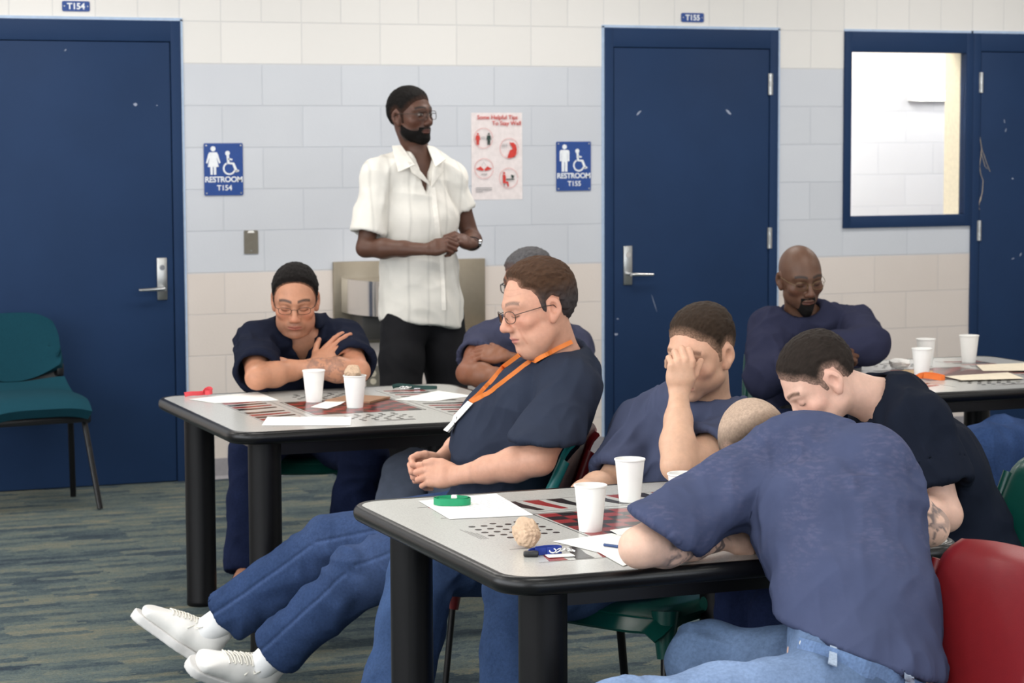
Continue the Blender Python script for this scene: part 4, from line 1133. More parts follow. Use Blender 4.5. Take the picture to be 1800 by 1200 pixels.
def hair_node(thick=.008, poly=HAIR_SHORT, top=.0, fade=.03, noise=.0015, seed=0):
    base = skull()
    def fn(P, d):
        g = poly2(P, poly); t = .0010+thick*np.clip(-g/fade, .06, 1)+top*np.clip((P[:, 2]-.03)/.07, 0, 1)*np.clip(-g/.02, 0, 1)
        q = P*np.array([1, 1, 1]); nz = noise*(vnoise(P*np.array([240, 90, 160])+seed)-.5)*2
        return smax(smax(d-t-nz, g, .003), -(d+.008), 0)
    m = Mod(base, fn); m.lo, m.hi = np.array([-.11, -.14, -.12]), np.array([.11, .12, .16]); return m
def beard_node(thick=.007, poly=None, goatee=False, seed=3):
    base = Un([skull(), ell((0, .070, -.068), (.030, .022, .024))], .014)
    def fn(P, d):
        x, y, z = P[:, 0], P[:, 1], P[:, 2]; ax = np.abs(x)
        if goatee: g = np.maximum(ax-.030, np.maximum(z+.052, .035-y))
        else:
            g = np.maximum(z-(-.064+.034*np.clip((.060-y)/.06, 0, 1.15)**1.6), -.004-y)
            g = np.where((ax < .036) & (y > .066), np.minimum(g, np.maximum(z+.051, -(z+.076))), g)
        mouth = np.sqrt((x/.024)**2+((z+.071)/.0105)**2)-1
        g = np.maximum(g, -mouth*.012); g = np.maximum(g, z+.050 if goatee else z-.02)
        t = thick*np.clip(-g/.02, .05, 1)*(1+.5*np.clip((-.085-z)/.03, 0, 1)*np.clip((y-.03)/.04, 0, 1))
        nz = .0012*(vnoise(P*260+seed)-.5)*2
        return smax(smax(d-t-nz, g, .003), -(d+.007), 0)
    m = Mod(base, fn); m.lo, m.hi = np.array([-.09, -.04, -.15]), np.array([.09, .13, .02]); return m

def hand_node(w, X, Z, side, curls=None, thumb=None, spread=(6, 2, -2, -7), s=1.0, taper=1.0):
    """w wrist, X along the hand, Z out of its back; side +1 right, -1 left. curls: (mcp,pip,dip) degrees per finger"""
    X = nrmz(X); Z = np.asarray(Z, float); Z = nrmz(Z-X*(Z@X)); Y = np.cross(Z, X)*side
    def T(p): return np.asarray(w)+s*(X*p[0]+Y*p[1]+Z*p[2])
    curls = curls or [(20, 25, 15)]*4
    lens = [(.044, .026, .021), (.049, .030, .022), (.046, .028, .021), (.036, .021, .019)]; ys = [.0285, .0095, -.0095, -.027]; xs = [.089, .092, .087, .079]
    rad = [.0092, .0095, .0090, .0080]
    parts = [eseg(T((.005, 0, 0)), T((.040, .002, 0)), (.029*s, .018*s), (.036*s, .0165*s), Y), eseg(T((.040, .002, 0)), T((.078, 0, -.001)), (.036*s, .0165*s), (.039*s, .0130*s), Y),
             ell(T((.036, .022, -.010)), np.array([.034, .017, .017])*s, np.stack([X, Y, Z], 1)), ell(T((.045, -.024, -.009)), np.array([.034, .013, .014])*s, np.stack([X, Y, Z], 1))]
    palm = Un(parts, .012); tips = []
    fingers = []
    for i in range(4):
        p = np.array([xs[i], ys[i], .001]); a = 0; sp = math.radians(spread[i]); pts = [p-np.array([.012, 0, 0]), p]
        for q, L in zip(curls[i], lens[i]):
            a += math.radians(q); d = np.array([math.cos(a)*math.cos(sp), math.cos(a)*math.sin(sp), -math.sin(a)]); p = p+d*L; pts.append(p)
        r = rad[i]; fingers.append(chain([T(q) for q in pts], [r*1.02*s, r*1.06*s, r*1.0*s, r*.94*s, r*.80*s], .003)); tips.append(T(pts[-1]))
    th = thumb or [(.022, .024, -.008), (.050, .044, -.016), (.078, .056, -.020), (.103, .060, -.024)]
    thn = chain([T(q) for q in th], [.014*s, .0125*s, .0108*s, .0088*s], .004)
    n = Un([Un([palm, f], .007) for f in fingers[:0]]+[palm], 0)
    n = Un([palm]+fingers, .0045); n = Un([n, thn], .008)
    n.tips = tips; return n

class Person:
    """one figure: joints in room coordinates, a continuous skin mesh plus clothing, hair and glasses as children"""
    def __init__(s, label, J, skin, build=1.0):
        s.label, s.J, s.skin, s.g = label, {k: np.asarray(v, float) for k, v in J.items()}, np.asarray(skin), build
        s.hands = {}; s.fine = []
    def ax(s, a, b): return nrmz(s.J[a]-s.J[b])
    def torso(s, o=0.0, belly=0.0, top=True, low=True, chestk=1.0, hang=None, k=.035):
        J, g = s.J, s.g; hx, sx = s.ax('hipR', 'hipL'), s.ax('shR', 'shL'); mx = nrmz(hx+sx)
        hip = (J['hipR']+J['hipL'])/2; ws, ch, nk = J['waist'], J['chest'], J['neck']
        sm = (J['shR']+J['shL'])/2
        up = nk*.45+sm*.55
        R = []
        if low: R.append(eseg(hip, J['pelvis'], (.165*g+o, .110*g+o), (.165*g+o, .115*g+o), hx))
        R.append(eseg(J['pelvis'], ws, (.165*g+o, .115*g+o), (.150*g+o, .108*g+o), mx))
        R.append(eseg(ws, ch, (.150*g+o, .108*g+o), (.168*g*chestk+o, .120*g+o), mx)); R.append(eseg(ch, up, (.168*g*chestk+o, .120*g+o), (.120*g+o, .078*g+o), sx))
        if hang is not None: R.append(hang)
        if belly:
            fw = np.cross(nrmz(ch-ws), mx); fw = fw if True else fw
            R.append(ell(ws*.75+ch*.25-fw*0+s.front()*(.035+belly*.5), np.array([.135*g+o, .10+o+belly*.5, .15+o]), np.stack([mx, s.front(), nrmz(ch-ws)], 1)))
        for q in ('R', 'L'):
            sh = J['sh'+q]
            R.append(eseg(up, sh, .070*g+o, .058*g+o)); R.append(eseg(nk, sh, .036*g+o*.5, .048*g+o)) if top else None
        return Un(R, k)
    def front(s):
        mx = nrmz(s.ax('hipR', 'hipL')+s.ax('shR', 'shL')); up = nrmz(s.J['chest']-s.J['pelvis']); return nrmz(np.cross(up, mx))
    def arm(s, q, o=0.0):
        J, g = s.J, s.g; a, b, c = J['sh'+q], J['elb'+q], J['wr'+q]; m = nrmz
        f1 = b+(c-b)*.30; f2 = b+(c-b)*.62
        hx = s.hands[q][1] if q in s.hands else np.array([0, 0, 1.0])
        Y = np.cross(np.asarray(hx, float), c-b)
        return Un([eseg(a, a+(b-a)*.45, .054*g+o, .050*g+o), eseg(a+(b-a)*.45, b, .050*g+o, .040*g+o), eseg(b, f1, .041*g+o, .0455*g+o), eseg(f1, f2, .0455*g+o, .036*g+o), eseg(f2, c, (.036*g+o, .034*g+o), (.0285+o, .0205+o), Y)], .02)
    def leg(s, q, o=0.0):
        J, g = s.J, s.g; a, b, c = J['hip'+q], J['knee'+q], J['ank'+q]
        return Un([eseg(a, a+(b-a)*.5, .088*g+o, .078*g+o), eseg(a+(b-a)*.5, b, .078*g+o, .056*g+o), eseg(b, b+(c-b)*.32, .055*g+o, .056*g+o), eseg(b+(c-b)*.32, c, .056*g+o, .036*g+o)], .03)
    def setup_head(s, c, fwd, up=(0, 0, 1), sc=1.0, **kw):
        s.HM = head_frame(fwd, up); s.hc = np.asarray(c, float); s.hs = sc; s.hkw = kw; s.J['head'] = s.hc
    def hl(s, P): return (P-s.hc)@s.HM/s.hs
    def hw(s, p): return s.hc+s.HM@(np.asarray(p, float)*s.hs)
    def body(s, brow, lip, colkw=None, tattoo=None, feet=True, h=.006, hf=.0030, neckr=.054):
        s.root = None; J = s.J
        head = Xf(head_node(**s.hkw), s.HM, s.hc, s.hs)
        nk = J['neck']; top = s.hw((0, -.022, -.045)); mid = (top+nk)/2
        neck = Un([eseg(top, nk, (neckr*s.hs, neckr*s.hs*1.02), (neckr*1.08*s.g, neckr*1.05*s.g), s.HM[:, 0])], 0)
        tors = Un([s.torso(-.010), neck], .03)
        tors = Un([tors, head], .018)
        limbs = []
        for q, sd in (('R', 1), ('L', -1)):
            a = s.arm(q, -.002)
            if q in s.hands:
                X, Z, curls, thumb, sp = s.hands[q]; hn = hand_node(J['wr'+q], X, Z, sd, curls, thumb, sp); a = Un([a, hn], .012)
                s.fine.append((J['wr'+q]+nrmz(X)*.09, .14))
            limbs.append(a)
        legs = []
        for q in ('R', 'L'):
            l = s.leg(q, -.006)
            if feet:
                an = J['ank'+q]; ft = J.get('toe'+q, an+np.array([0, -.17, -.06])); d = nrmz(ft-an)
                l = Un([l, eseg(an+(an-J['knee'+q])/np.linalg.norm(an-J['knee'+q])*.03, ft, .036, .030)], .02)
            legs.append(l)
        core = Un([tors]+[eseg(J['sh'+q], J['sh'+q]+(J['elb'+q]-J['sh'+q])*.3, .052*s.g, .050*s.g) for q in 'RL'], .03)
        node = Un([core]+legs, .03); node = Un([node]+limbs, .006)
        s.node = node
        regs = [(s.hc, .16*s.hs)]+s.fine
        def infine(C): return np.any([((C-np.asarray(c))**2).sum(1) < r*r for c, r in regs], axis=0)
        parts = [extract(node, h, lambda C: ~infine(C))]
        for i, (c, r) in enumerate(regs):
            def kp(C, i=i):
                m = ((C-np.asarray(c))**2).sum(1) < (r+.006)**2
                for c2, r2 in regs[:i]: m &= ((C-np.asarray(c2))**2).sum(1) > (r2-.004)**2
                return m
            parts.append(extract(node, hf, kp, np.asarray(c)-r-.03, np.asarray(c)+r+.03))
        V = np.concatenate([p[0] for p in parts]); off = np.cumsum([0]+[len(p[0]) for p in parts]); Q = np.concatenate([p[1]+o for p, o in zip(parts, off)])
        V = relax(V, Q, 1, .4)
        L = s.hl(V); col = np.tile(s.skin, (len(V), 1)); hm = (np.abs(L) < .15).all(1)
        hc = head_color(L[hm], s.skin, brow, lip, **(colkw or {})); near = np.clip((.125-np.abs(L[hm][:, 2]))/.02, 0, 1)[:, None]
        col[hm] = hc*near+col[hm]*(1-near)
        # redder knuckles and finger tips
        for q in s.hands:
            X = nrmz(s.hands[q][0]); t = np.clip(((V-J['wr'+q])@X-.07)/.06, 0, 1)*(((V-J['wr'+q])**2).sum(1) < .2**2)
            col = col*(1-.35*t[:, None])+.35*t[:, None]*np.clip(s.skin*np.array([1.1, .88, .86]), 0, 1)
        if tattoo is not None: col = tattoo(V, col, s)
        o = mesh_from('person', V, Q, attr_mat('skin', .48, .4, .12, 700, .10, 45, .06), None, np.clip(col, 0, 1))
        tag(o, s.label, 'person'); s.root = o; return o
    def hair(s, node, rgb, name='hair', h=.0030, var=.42, rough=.6):
        V, Q = extract(Xf(node, s.HM, s.hc, s.hs), h); V = relax(V, Q, 1, .3)
        L = s.hl(V); base = np.asarray(srgb(*rgb)[:3]); n = (.6*vnoise(L*np.array([420, 90, 220]))+.4*vnoise(L*np.array([900, 200, 500])))[:, None]
        c = base*(1-var+2*var*n)
        return V, Q, c, L, name, rough
    def add_hair(s, node, rgb, name='hair', fn=None, poly=None, fade=.022, **kw):
        V, Q, c, L, name, rough = s.hair(node, rgb, name, **kw)
        if name == 'hair':
            g = poly2(L, poly or HAIR_SHORT); k = np.clip(1-(-g)/fade, 0, 1)[:, None]*(.55+.45*(vnoise(L*500)[:, None] > .5)); c = c+(s.skin*.72-c)*k*.85
        if fn is not None: c = fn(L, c)
        return mesh_from(name, V, Q, attr_mat('hair_fibre', .65, .14, .55, 900, .35, 500, streak=(700, 260, 420)), s.root, np.clip(c, 0, 1))
    def cloth(s, node, name, mat, col, h=.006, disp=None, n=1, mod=None):
        V, Q = extract(node, h); V = relax(V, Q, n, .5)
        if disp is not None:
            N = vnormals(V, Q); V = V+N*np.clip(disp(V)*2.1, -.013, .016)[:, None]
        c = np.tile(np.asarray(srgb(*col)[:3]), (len(V), 1))
        if mod is not None: c = mod(V, c)
        return mesh_from(name, V, Q, mat, s.root, np.clip(c, 0, 1))
    def shirt(s, col, o=.012, sleeve=.55, flare=.016, hem=None, neckr=.072, neckd=(0, 0, 0), belly=0.0, wr=.004, h=.006, long=False, seed=0.0, mat=None, mod=None, collar=True, name='t_shirt', vneck=0.0, vw=None, chestk=1.0, extra=None, hang=None, cuffs=None, tk=.035, sagz=.014):
        J, g = s.J, s.g; t = s.torso(o, belly, chestk=chestk, hang=hang, k=tk)
        sl = []
        cuts = []
        for q in 'RL':
            a, b, c = J['sh'+q], J['elb'+q], J['wr'+q]
            sleeve_, flare_ = (sleeve[q] if isinstance(sleeve, dict) else sleeve), (flare[q] if isinstance(flare, dict) else flare)
            if long:
                e = b+(c-b)*.97; sl.append(Un([eseg(a, b, .066*g+o, .056*g+o), eseg(b, b+(c-b)*.5, .056*g+o, .050+o), eseg(b+(c-b)*.5, e, .050+o, .036+o)], .03)); cuts.append((e, nrmz(c-b), None))
            else:
                e = a+(b-a)*sleeve_; d = nrmz(b-a); cp, cn = (cuffs or {}).get(q, (e, d))
                sag = np.array([0, 0, -sagz])*(1-abs(d[2])); r0, r1 = .051*g+o, .053*g+o+flare_; e2 = a+(b-a)*(sleeve_+.22)+sag
                sl.append(Cut(eseg(a, e2, r0, r1), cp, cn, .003)); cuts.append((e+sag*.75, d, r0+(r1-r0)*sleeve_/(sleeve_+.22)))
        if hem is None: hem = (J['pelvis']-nrmz(J['waist']-J['pelvis'])*.06, -(J['waist']-J['pelvis']))
        t = Cut(t, hem[0], hem[1], .004)
        up = Un([t]+sl, .026 if tk < .04 else tk)
        if extra: up = Un([up]+extra, .03)
        for q_, (e, d, ab) in zip('RL', cuts):
            if ab is not None:
                up = Sub(up, eseg(e-d*.03, e+d*.06, ab-.030, ab-.022) if q_ in (cuffs or {}) else eseg(e-d*.05, e+d*.06, ab-.016, ab-.004))
        ax = nrmz(J['neck']-(J['shR']+J['shL'])/2*.4-J['chest']*.6)
        nb = J['neck']+np.asarray(neckd); ht = s.hw((0, -.02, -.05)); nd = nrmz(ht-J['neck'])
        hole = eseg(nb-nd*.004, nb+nd*.13, neckr*s.hs, neckr*s.hs*1.3)
        up = Sub(up, hole, .008)
        if vneck:
            fr = s.front(); sx_ = s.ax('shR', 'shL'); w0 = vw or neckr*.70; fx = nrmz(fr-ax*(fr@ax))
            def vf(P):
                q = P-nb; x, u_, f_ = np.abs(q@sx_), q@ax, q@fx
                return np.maximum((x-w0*(1+u_/vneck))*.92, np.maximum(-f_+.01, u_-.06))
            up = Sub(up, Prim(vf, nb-.3, nb+.3), .010)
        if collar:
            fr = s.front(); sx = s.ax('shR', 'shL'); n0 = nd; y = nrmz(fr-n0*(fr@n0)); pts = []
            for k in range(17):
                an = 2*PI*k/16; pts.append(nb+nd*.006+(nrmz(sx)*math.cos(an)+y*math.sin(an))*(neckr*s.hs+.001)-y*0)
            up = Un([up, chain(pts, [.0065]*17)], .004)
        sp = nrmz(J['chest']-J['pelvis'])
        def disp(V):
            d = folds(V, sp+.35*s.ax('shR', 'shL'), 3.5, 11, wr, seed)+folds(V, s.ax('shR', 'shL')+.4*sp, 4, 13, wr*.8, seed+5)+.5*folds(V, sp, 9, 30, wr*.5, seed+9)
            for q in 'RL':   # radiating creases at the armpits
                a = J['sh'+q]; r = np.linalg.norm(V-a, axis=1); d = d+np.exp(-((r-.13)/.06)**2)*folds(V-a, J['elb'+q]-a, 4, 22, wr*1.5, seed+3)
            return d
        return s.cloth(up, name, mat or attr_mat('cotton_jersey', .9, .06, .25, 900, .12, 7), col, h, disp, 1, mod)
    def jeans(s, col, o=.014, hemr=.082, kneer=.074, thighr=.098, cut=.99, wr=.006, h=.007, seed=0.0, mod=None, waist=None, name='jeans', mat=None, fade=.35, seam=None):
        bo = o*.35
        J, g = s.J, s.g; hip = (J['hipR']+J['hipL'])/2; hx = s.ax('hipR', 'hipL'); parts = []; subs = []
        up = nrmz(J['waist']-J['pelvis'])
        base = [eseg(hip, J['pelvis'], (.162*g+bo, .110*g+bo), (.160*g+bo, .110*g+bo), hx), eseg(J['pelvis'], J['pelvis']+up*.10, (.160*g+bo, .110*g+bo), (.150*g+bo, .106*g+bo), nrmz(hx+s.ax('shR', 'shL')*.5))]
        for q in 'RL':
            a, b, c = J['hip'+q], J['knee'+q], J['ank'+q]; e = b+(c-b)*cut; d = nrmz(c-b)
            L = Un([eseg(a, a+(b-a)*.5, thighr*g, (thighr*.56+kneer*.44)*g), eseg(a+(b-a)*.5, b, (thighr*.56+kneer*.44)*g, kneer*g), eseg(b, b+(c-b)*.45, kneer*g, (kneer+hemr)/2), Cut(eseg(b+(c-b)*.45, c+d*.1, (kneer+hemr)/2, hemr), e, d, .003)], .03)
            parts.append(L); subs.append(eseg(e-d*.05, e+d*.09, .045, hemr-.008))
        bs = Cut(Un(base, .03), waist[0] if waist else J['pelvis']+up*.045, waist[1] if waist else up, .003)
        n = Un([bs]+parts, .035)
        for q in subs: n = Sub(n, q)
        def disp(V):
            dd = np.zeros(len(V))
            for q in 'RL':
                a, b, c = J['hip'+q], J['knee'+q], J['ank'+q]
                for p, ax, wd, am in ((b, c-a, .16, 1.3), (b+(c-b)*.85, c-b, .14, 1.2), (a, b-a, .15, 1.2)):
                    r = np.linalg.norm(V-p, axis=1); side = np.cross(nrmz(ax), (.2, .5, .8)); dd += np.exp(-(r/wd)**2)*folds(V, nrmz(side)+.5*nrmz(ax), 5, 17, wr*am, seed)
                dd += .5*folds(V, b-c, 4, 13, wr, seed+2)*.7
            return dd
        base_c = np.asarray(srgb(*col)[:3])
        def cm(V, c):
            # worn pale patches on thighs and knees, paler seams
            for q in 'RL':
                a, b, e = J['hip'+q], J['knee'+q], J['ank'+q]
                for p, r in ((a+(b-a)*.55, .13), (b, .09)):
                    fq = fade[q] if isinstance(fade, dict) else fade; r = r*(1.8 if fq > .8 else 1); m = np.exp(-(((V-p)**2).sum(1)/(r*r)))*fq; m = m*(.6+.8*vnoise(V*14+seed)); c = c+(np.minimum(base_c*1.9+.06, 1)-c)*np.clip(m, 0, 1)[:, None]
            c = c*(.86+.28*vnoise(V*23+seed))[:, None]
            if seam is not None:
                for q in 'RL':
                    for p0, p1 in ((J['hip'+q], J['knee'+q]), (J['knee'+q], J['ank'+q])):
                        ab = p1-p0; L_ = np.linalg.norm(ab); z_ = ab/L_; y_ = nrmz(seam-z_*(seam@z_)); x_ = np.cross(y_, z_); w = V-p0; t_ = w@z_
                        m = np.exp(-((w@x_)/.0045)**2)*((w@y_) > .02)*(t_ > 0)*(t_ < L_); c = c+(base_c*1.9+.02-c)*(m*.6)[:, None]
                        m = np.exp(-((w@x_+.010)/.004)**2)*((w@y_) > .02)*(t_ > 0)*(t_ < L_); c = c*(1-.35*m)[:, None]
            return mod(V, c) if mod else c
        return s.cloth(n, name, mat or attr_mat('denim_twill', .9, .06, .5, 800, .22, 120), col, h, disp, 1, cm)
    def shoes(s, rgb=(36, 34, 34)):
        """plain low shoes standing on the floor under the ankles"""
        for q in 'RL':
            an, toe = s.J['ank'+q], s.J['toe'+q]; f = toe-an; f[2] = 0; f = nrmz(f); r = np.cross(f, (0, 0, 1.0)); b = np.array([an[0], an[1], 0])
            T = lambda x, y, z: b+r*x+f*y+np.array([0, 0, z])
            n = Un([eseg(T(0, -.055, .045), T(0, .06, .042), (.042, .045), (.046, .042), r), eseg(T(0, .06, .042), T(0, .165, .034), (.047, .040), (.040, .030), r), eseg(T(0, -.02, .06), T(0, -.02, .10), .044, .044)], .02)
            n = Cut(Cut(n, T(0, 0, .003), (0, 0, -1)), T(0, -.02, .105), D(0, 1, 0)+f*.3)
            so = s.cloth(n, 'shoe', attr_mat('shoe_leather', .5, .3, .15, 400, .06, 30), rgb, .006)
            sl = Cut(Cut(Un([eseg(T(0, -.06, .02), T(0, .06, .02), (.046, .05), (.049, .05), r), eseg(T(0, .06, .02), T(0, .17, .02), (.049, .05), (.043, .05), r)], .02), T(0, 0, .001), (0, 0, -1)), T(0, 0, .020), (0, 0, 1))
            V, Q = extract(sl, .006); mesh_from('sole', V, Q, MATS['shoe_leather'], so, np.tile(CS(214, 212, 208), (len(V), 1)))
    def glasses(s, rgb=(50, 48, 46), wire=.0014, w=.0225, hgt=.0155, lens=True, rimless=False, y0=.0985, z0=-.004, metal=.6, square=3.0):
        g = bpy.data.objects.new('glasses', None); COL.objects.link(g); g.parent = s.root
        fm = plain('spectacle_frame_%d_%d_%d' % tuple(rgb), rgb, .35, metal)
        m = MB(); yc = lambda x: y0-.012*(abs(x)/.06)**2
        for sd in (-1, 1):
            pts = []
            for k in range(28):
                a = 2*PI*k/28; ca, sa = math.cos(a), math.sin(a)
                x = sd*.0335+w*math.copysign(abs(ca)**(2/square), ca); z = z0+hgt*math.copysign(abs(sa)**(2/square), sa); pts.append(s.hw((x, yc(x), z)))
            m.tube([tuple(p) for p in pts], wire, 6, closed=True)
            xt = sd*(.0335+w)
            m.tube([tuple(s.hw(p)) for p in ((xt, yc(xt), z0+.006), (sd*.066, .078, z0+.008), (sd*.0735, .05, z0+.010), (sd*.0775, .012, z0+.012), (sd*.080, -.012, z0+.010), (sd*.078, -.026, z0-.008))], wire*1.1, 6)
            m.tube([tuple(s.hw(p)) for p in ((sd*.012, y0-.002, z0), (sd*.009, y0-.008, z0-.008))], wire*.8, 6)
        m.tube([tuple(s.hw((.0335*sd_-.0225*sd_, y0-.001, z0+.004) if abs(sd_) == 1 else (0, y0+.003, z0+.007))) for sd_ in (-1, 0, 1)], wire, 6)
        m.build('frame', fm, g, 60)
        if lens:
            gl = MATS.get('lens')
            if gl is None:
                t = NT('spectacle_lens'); t.set((1, 1, 1, 1), .02); t.b.inputs['Transmission Weight'].default_value = 1; t.b.inputs['IOR'].default_value = 1.02; gl = MATS['lens'] = t.m
            for sd in (-1, 1):
                mm = MB(); ring = []
                for k in range(28):
                    a = 2*PI*k/28; ca, sa = math.cos(a), math.sin(a)
                    x = sd*.0335+w*.97*math.copysign(abs(ca)**(2/square), ca); z = z0+hgt*.97*math.copysign(abs(sa)**(2/square), sa); ring.append(mm.b.verts.new(s.hw((x, yc(x)-.0002, z))))
                mm.b.faces.new(ring); mm.build('lens', gl, g)
        return g
def CS(*rgb): return np.array(srgb(*rgb)[:3])
# ------------------------------------------------------------------ tools that lay things on a body
from mathutils.bvhtree import BVHTree
_BV = {}
def bvh(objs):
    key = tuple(o.name for o in objs)
    if key not in _BV:
        vs, ps, n = [], [], 0
        for o in objs:
            vs += [tuple(v.co) for v in o.data.vertices]; ps += [tuple(i+n for i in p.vertices) for p in o.data.polygons]; n = len(vs)
        _BV[key] = BVHTree.FromPolygons(vs, ps)
    return _BV[key]
def hit(objs, px, py, off=0.0):
    d = _F+_R*(px-900)/FOC-_U*(py-600)/FOC; d = d/np.linalg.norm(d)
    p, n, i, t = bvh(objs).ray_cast(Vector(CAM), Vector(d))
    if p is None: return None
    n = n if n.dot(Vector(d)) < 0 else -n
    return np.array(p)+np.array(n)*off
def lay_patch(objs, quad, name, mat, parent, off=.004, thick=.003, n=10):
    m = MB(); a, b, c, d = [np.array(q, float) for q in quad]
    q0 = (a+b+c+d)/4; h0 = hit(objs, q0[0], q0[1], off); last = [(h0-CAM)@_F]
    def f(u, v):
        p = (a*(1-u)+b*u)*(1-v)+(d*(1-u)+c*u)*v; h = hit(objs, p[0], p[1], off)
        if h is None or abs((h-CAM)@_F-last[0]) > .06: return W(p[0], p[1], last[0])
        last[0] = (h-CAM)@_F; return h
    m.grid(f, n, n, thick); o = m.build(name, mat, parent, 60); return o
def lay_flap(objs, quad, name, mat, parent, off=.006, thick=.004, n=8, bulge=.004):
    """stiff flap of cloth resting on a body: smooth between its corners and clear of what lies under it"""
    a, b, c, d = [np.array(q, float) for q in quad]; pt = lambda u, v: (a*(1-u)+b*u)*(1-v)+(d*(1-u)+c*u)*v
    hs = {}
    for i in range(n+1):
        for j in range(n+1):
            p = pt(i/n, j/n); h = hit(objs, p[0], p[1], 0)
            if h is not None: hs[i/n, j/n] = (h-CAM)@_F
    med = np.median(list(hs.values())); hs = {k: v for k, v in hs.items() if abs(v-med) < .07}
    A = np.array([[1, u, v, u*v] for u, v in hs]); co = np.linalg.lstsq(A, np.array(list(hs.values())), rcond=None)[0]
    dep = lambda u, v: co@np.array([1, u, v, u*v])
    sh_ = max(dep(u, v)-h for (u, v), h in hs.items())*.6+off
    m = MB(); m.grid(lambda u, v: W(*pt(u, v), dep(u, v)-sh_-bulge*math.sin(PI*u)*math.sin(PI*v)), n, n, thick)
    return m.build(name, mat, parent, 60)
def lay_ribbon(objs, pts, w, name, mat, parent, off=.004):
    P = []
    for p in spline([(q[0], q[1], 0) for q in pts], 8):
        h = hit(objs, p[0], p[1], off)
        if h is not None: P.append(h)
    m = MB(); rings = []; n = len(P)
    for i in range(n):
        t = nrmz(P[min(i+1, n-1)]-P[max(0, i-1)]); v = nrmz(CAM-P[i]); s_ = nrmz(np.cross(t, v)); rings.append([m.b.verts.new(P[i]+s_*a*w/2+np.cross(s_, t)*b) for a, b in ((-1, -.001), (1, -.001), (1, .001), (-1, .001))])
    for A, B in zip(rings, rings[1:]):
        for k in range(4): m.b.faces.new((A[k], A[(k+1) % 4], B[(k+1) % 4], B[k]))
    m.b.faces.new(rings[0][::-1]); m.b.faces.new(rings[-1])
    return m.build(name, mat, parent)
def ink(q, t0, t1, thr=.52, sc=60, dark=(.05, .055, .07), amt=.75, upper=False, seed=0, side=None):
    """tattoo pattern on a forearm or upper arm between fractions t0..t1"""
    def f(V, col, s):
        a, b = (s.J['sh'+q], s.J['elb'+q]) if upper else (s.J['elb'+q], s.J['wr'+q])
        ab = b-a; L2 = ab@ab; t = (V-a)@ab/L2; r = np.linalg.norm(V-a-t[:, None]*ab, axis=1)
        m = (t > t0) & (t < t1) & (r < .07)
        if side is not None: m &= ((V-a-t[:, None]*ab)@nrmz(side) > -.01)
        n1 = vnoise(V*sc+seed); n2 = vnoise(V*sc*.5+seed+7)
        line = np.abs(n1-.5) < .055; fill = (n2 > thr) & (np.abs(n1-.5) < .25)
        k = np.where(line, amt, np.where(fill, amt*.6, 0))*m; k = k*np.clip((t-t0)/.05, 0, 1)*np.clip((t1-t)/.05, 0, 1)
        return col*(1-k[:, None])+np.asarray(dark)*k[:, None]
    return f
def both(*fs):
    def f(V, col, s):
        for g in fs: col = g(V, col, s)
        return col
    return f
def below(p, dz): return np.asarray(p)+np.array([0, 0, -dz])
JERSEY = attr_mat('cotton_jersey', .9, .06, .25, 900, .12, 7)
def want(n): return True

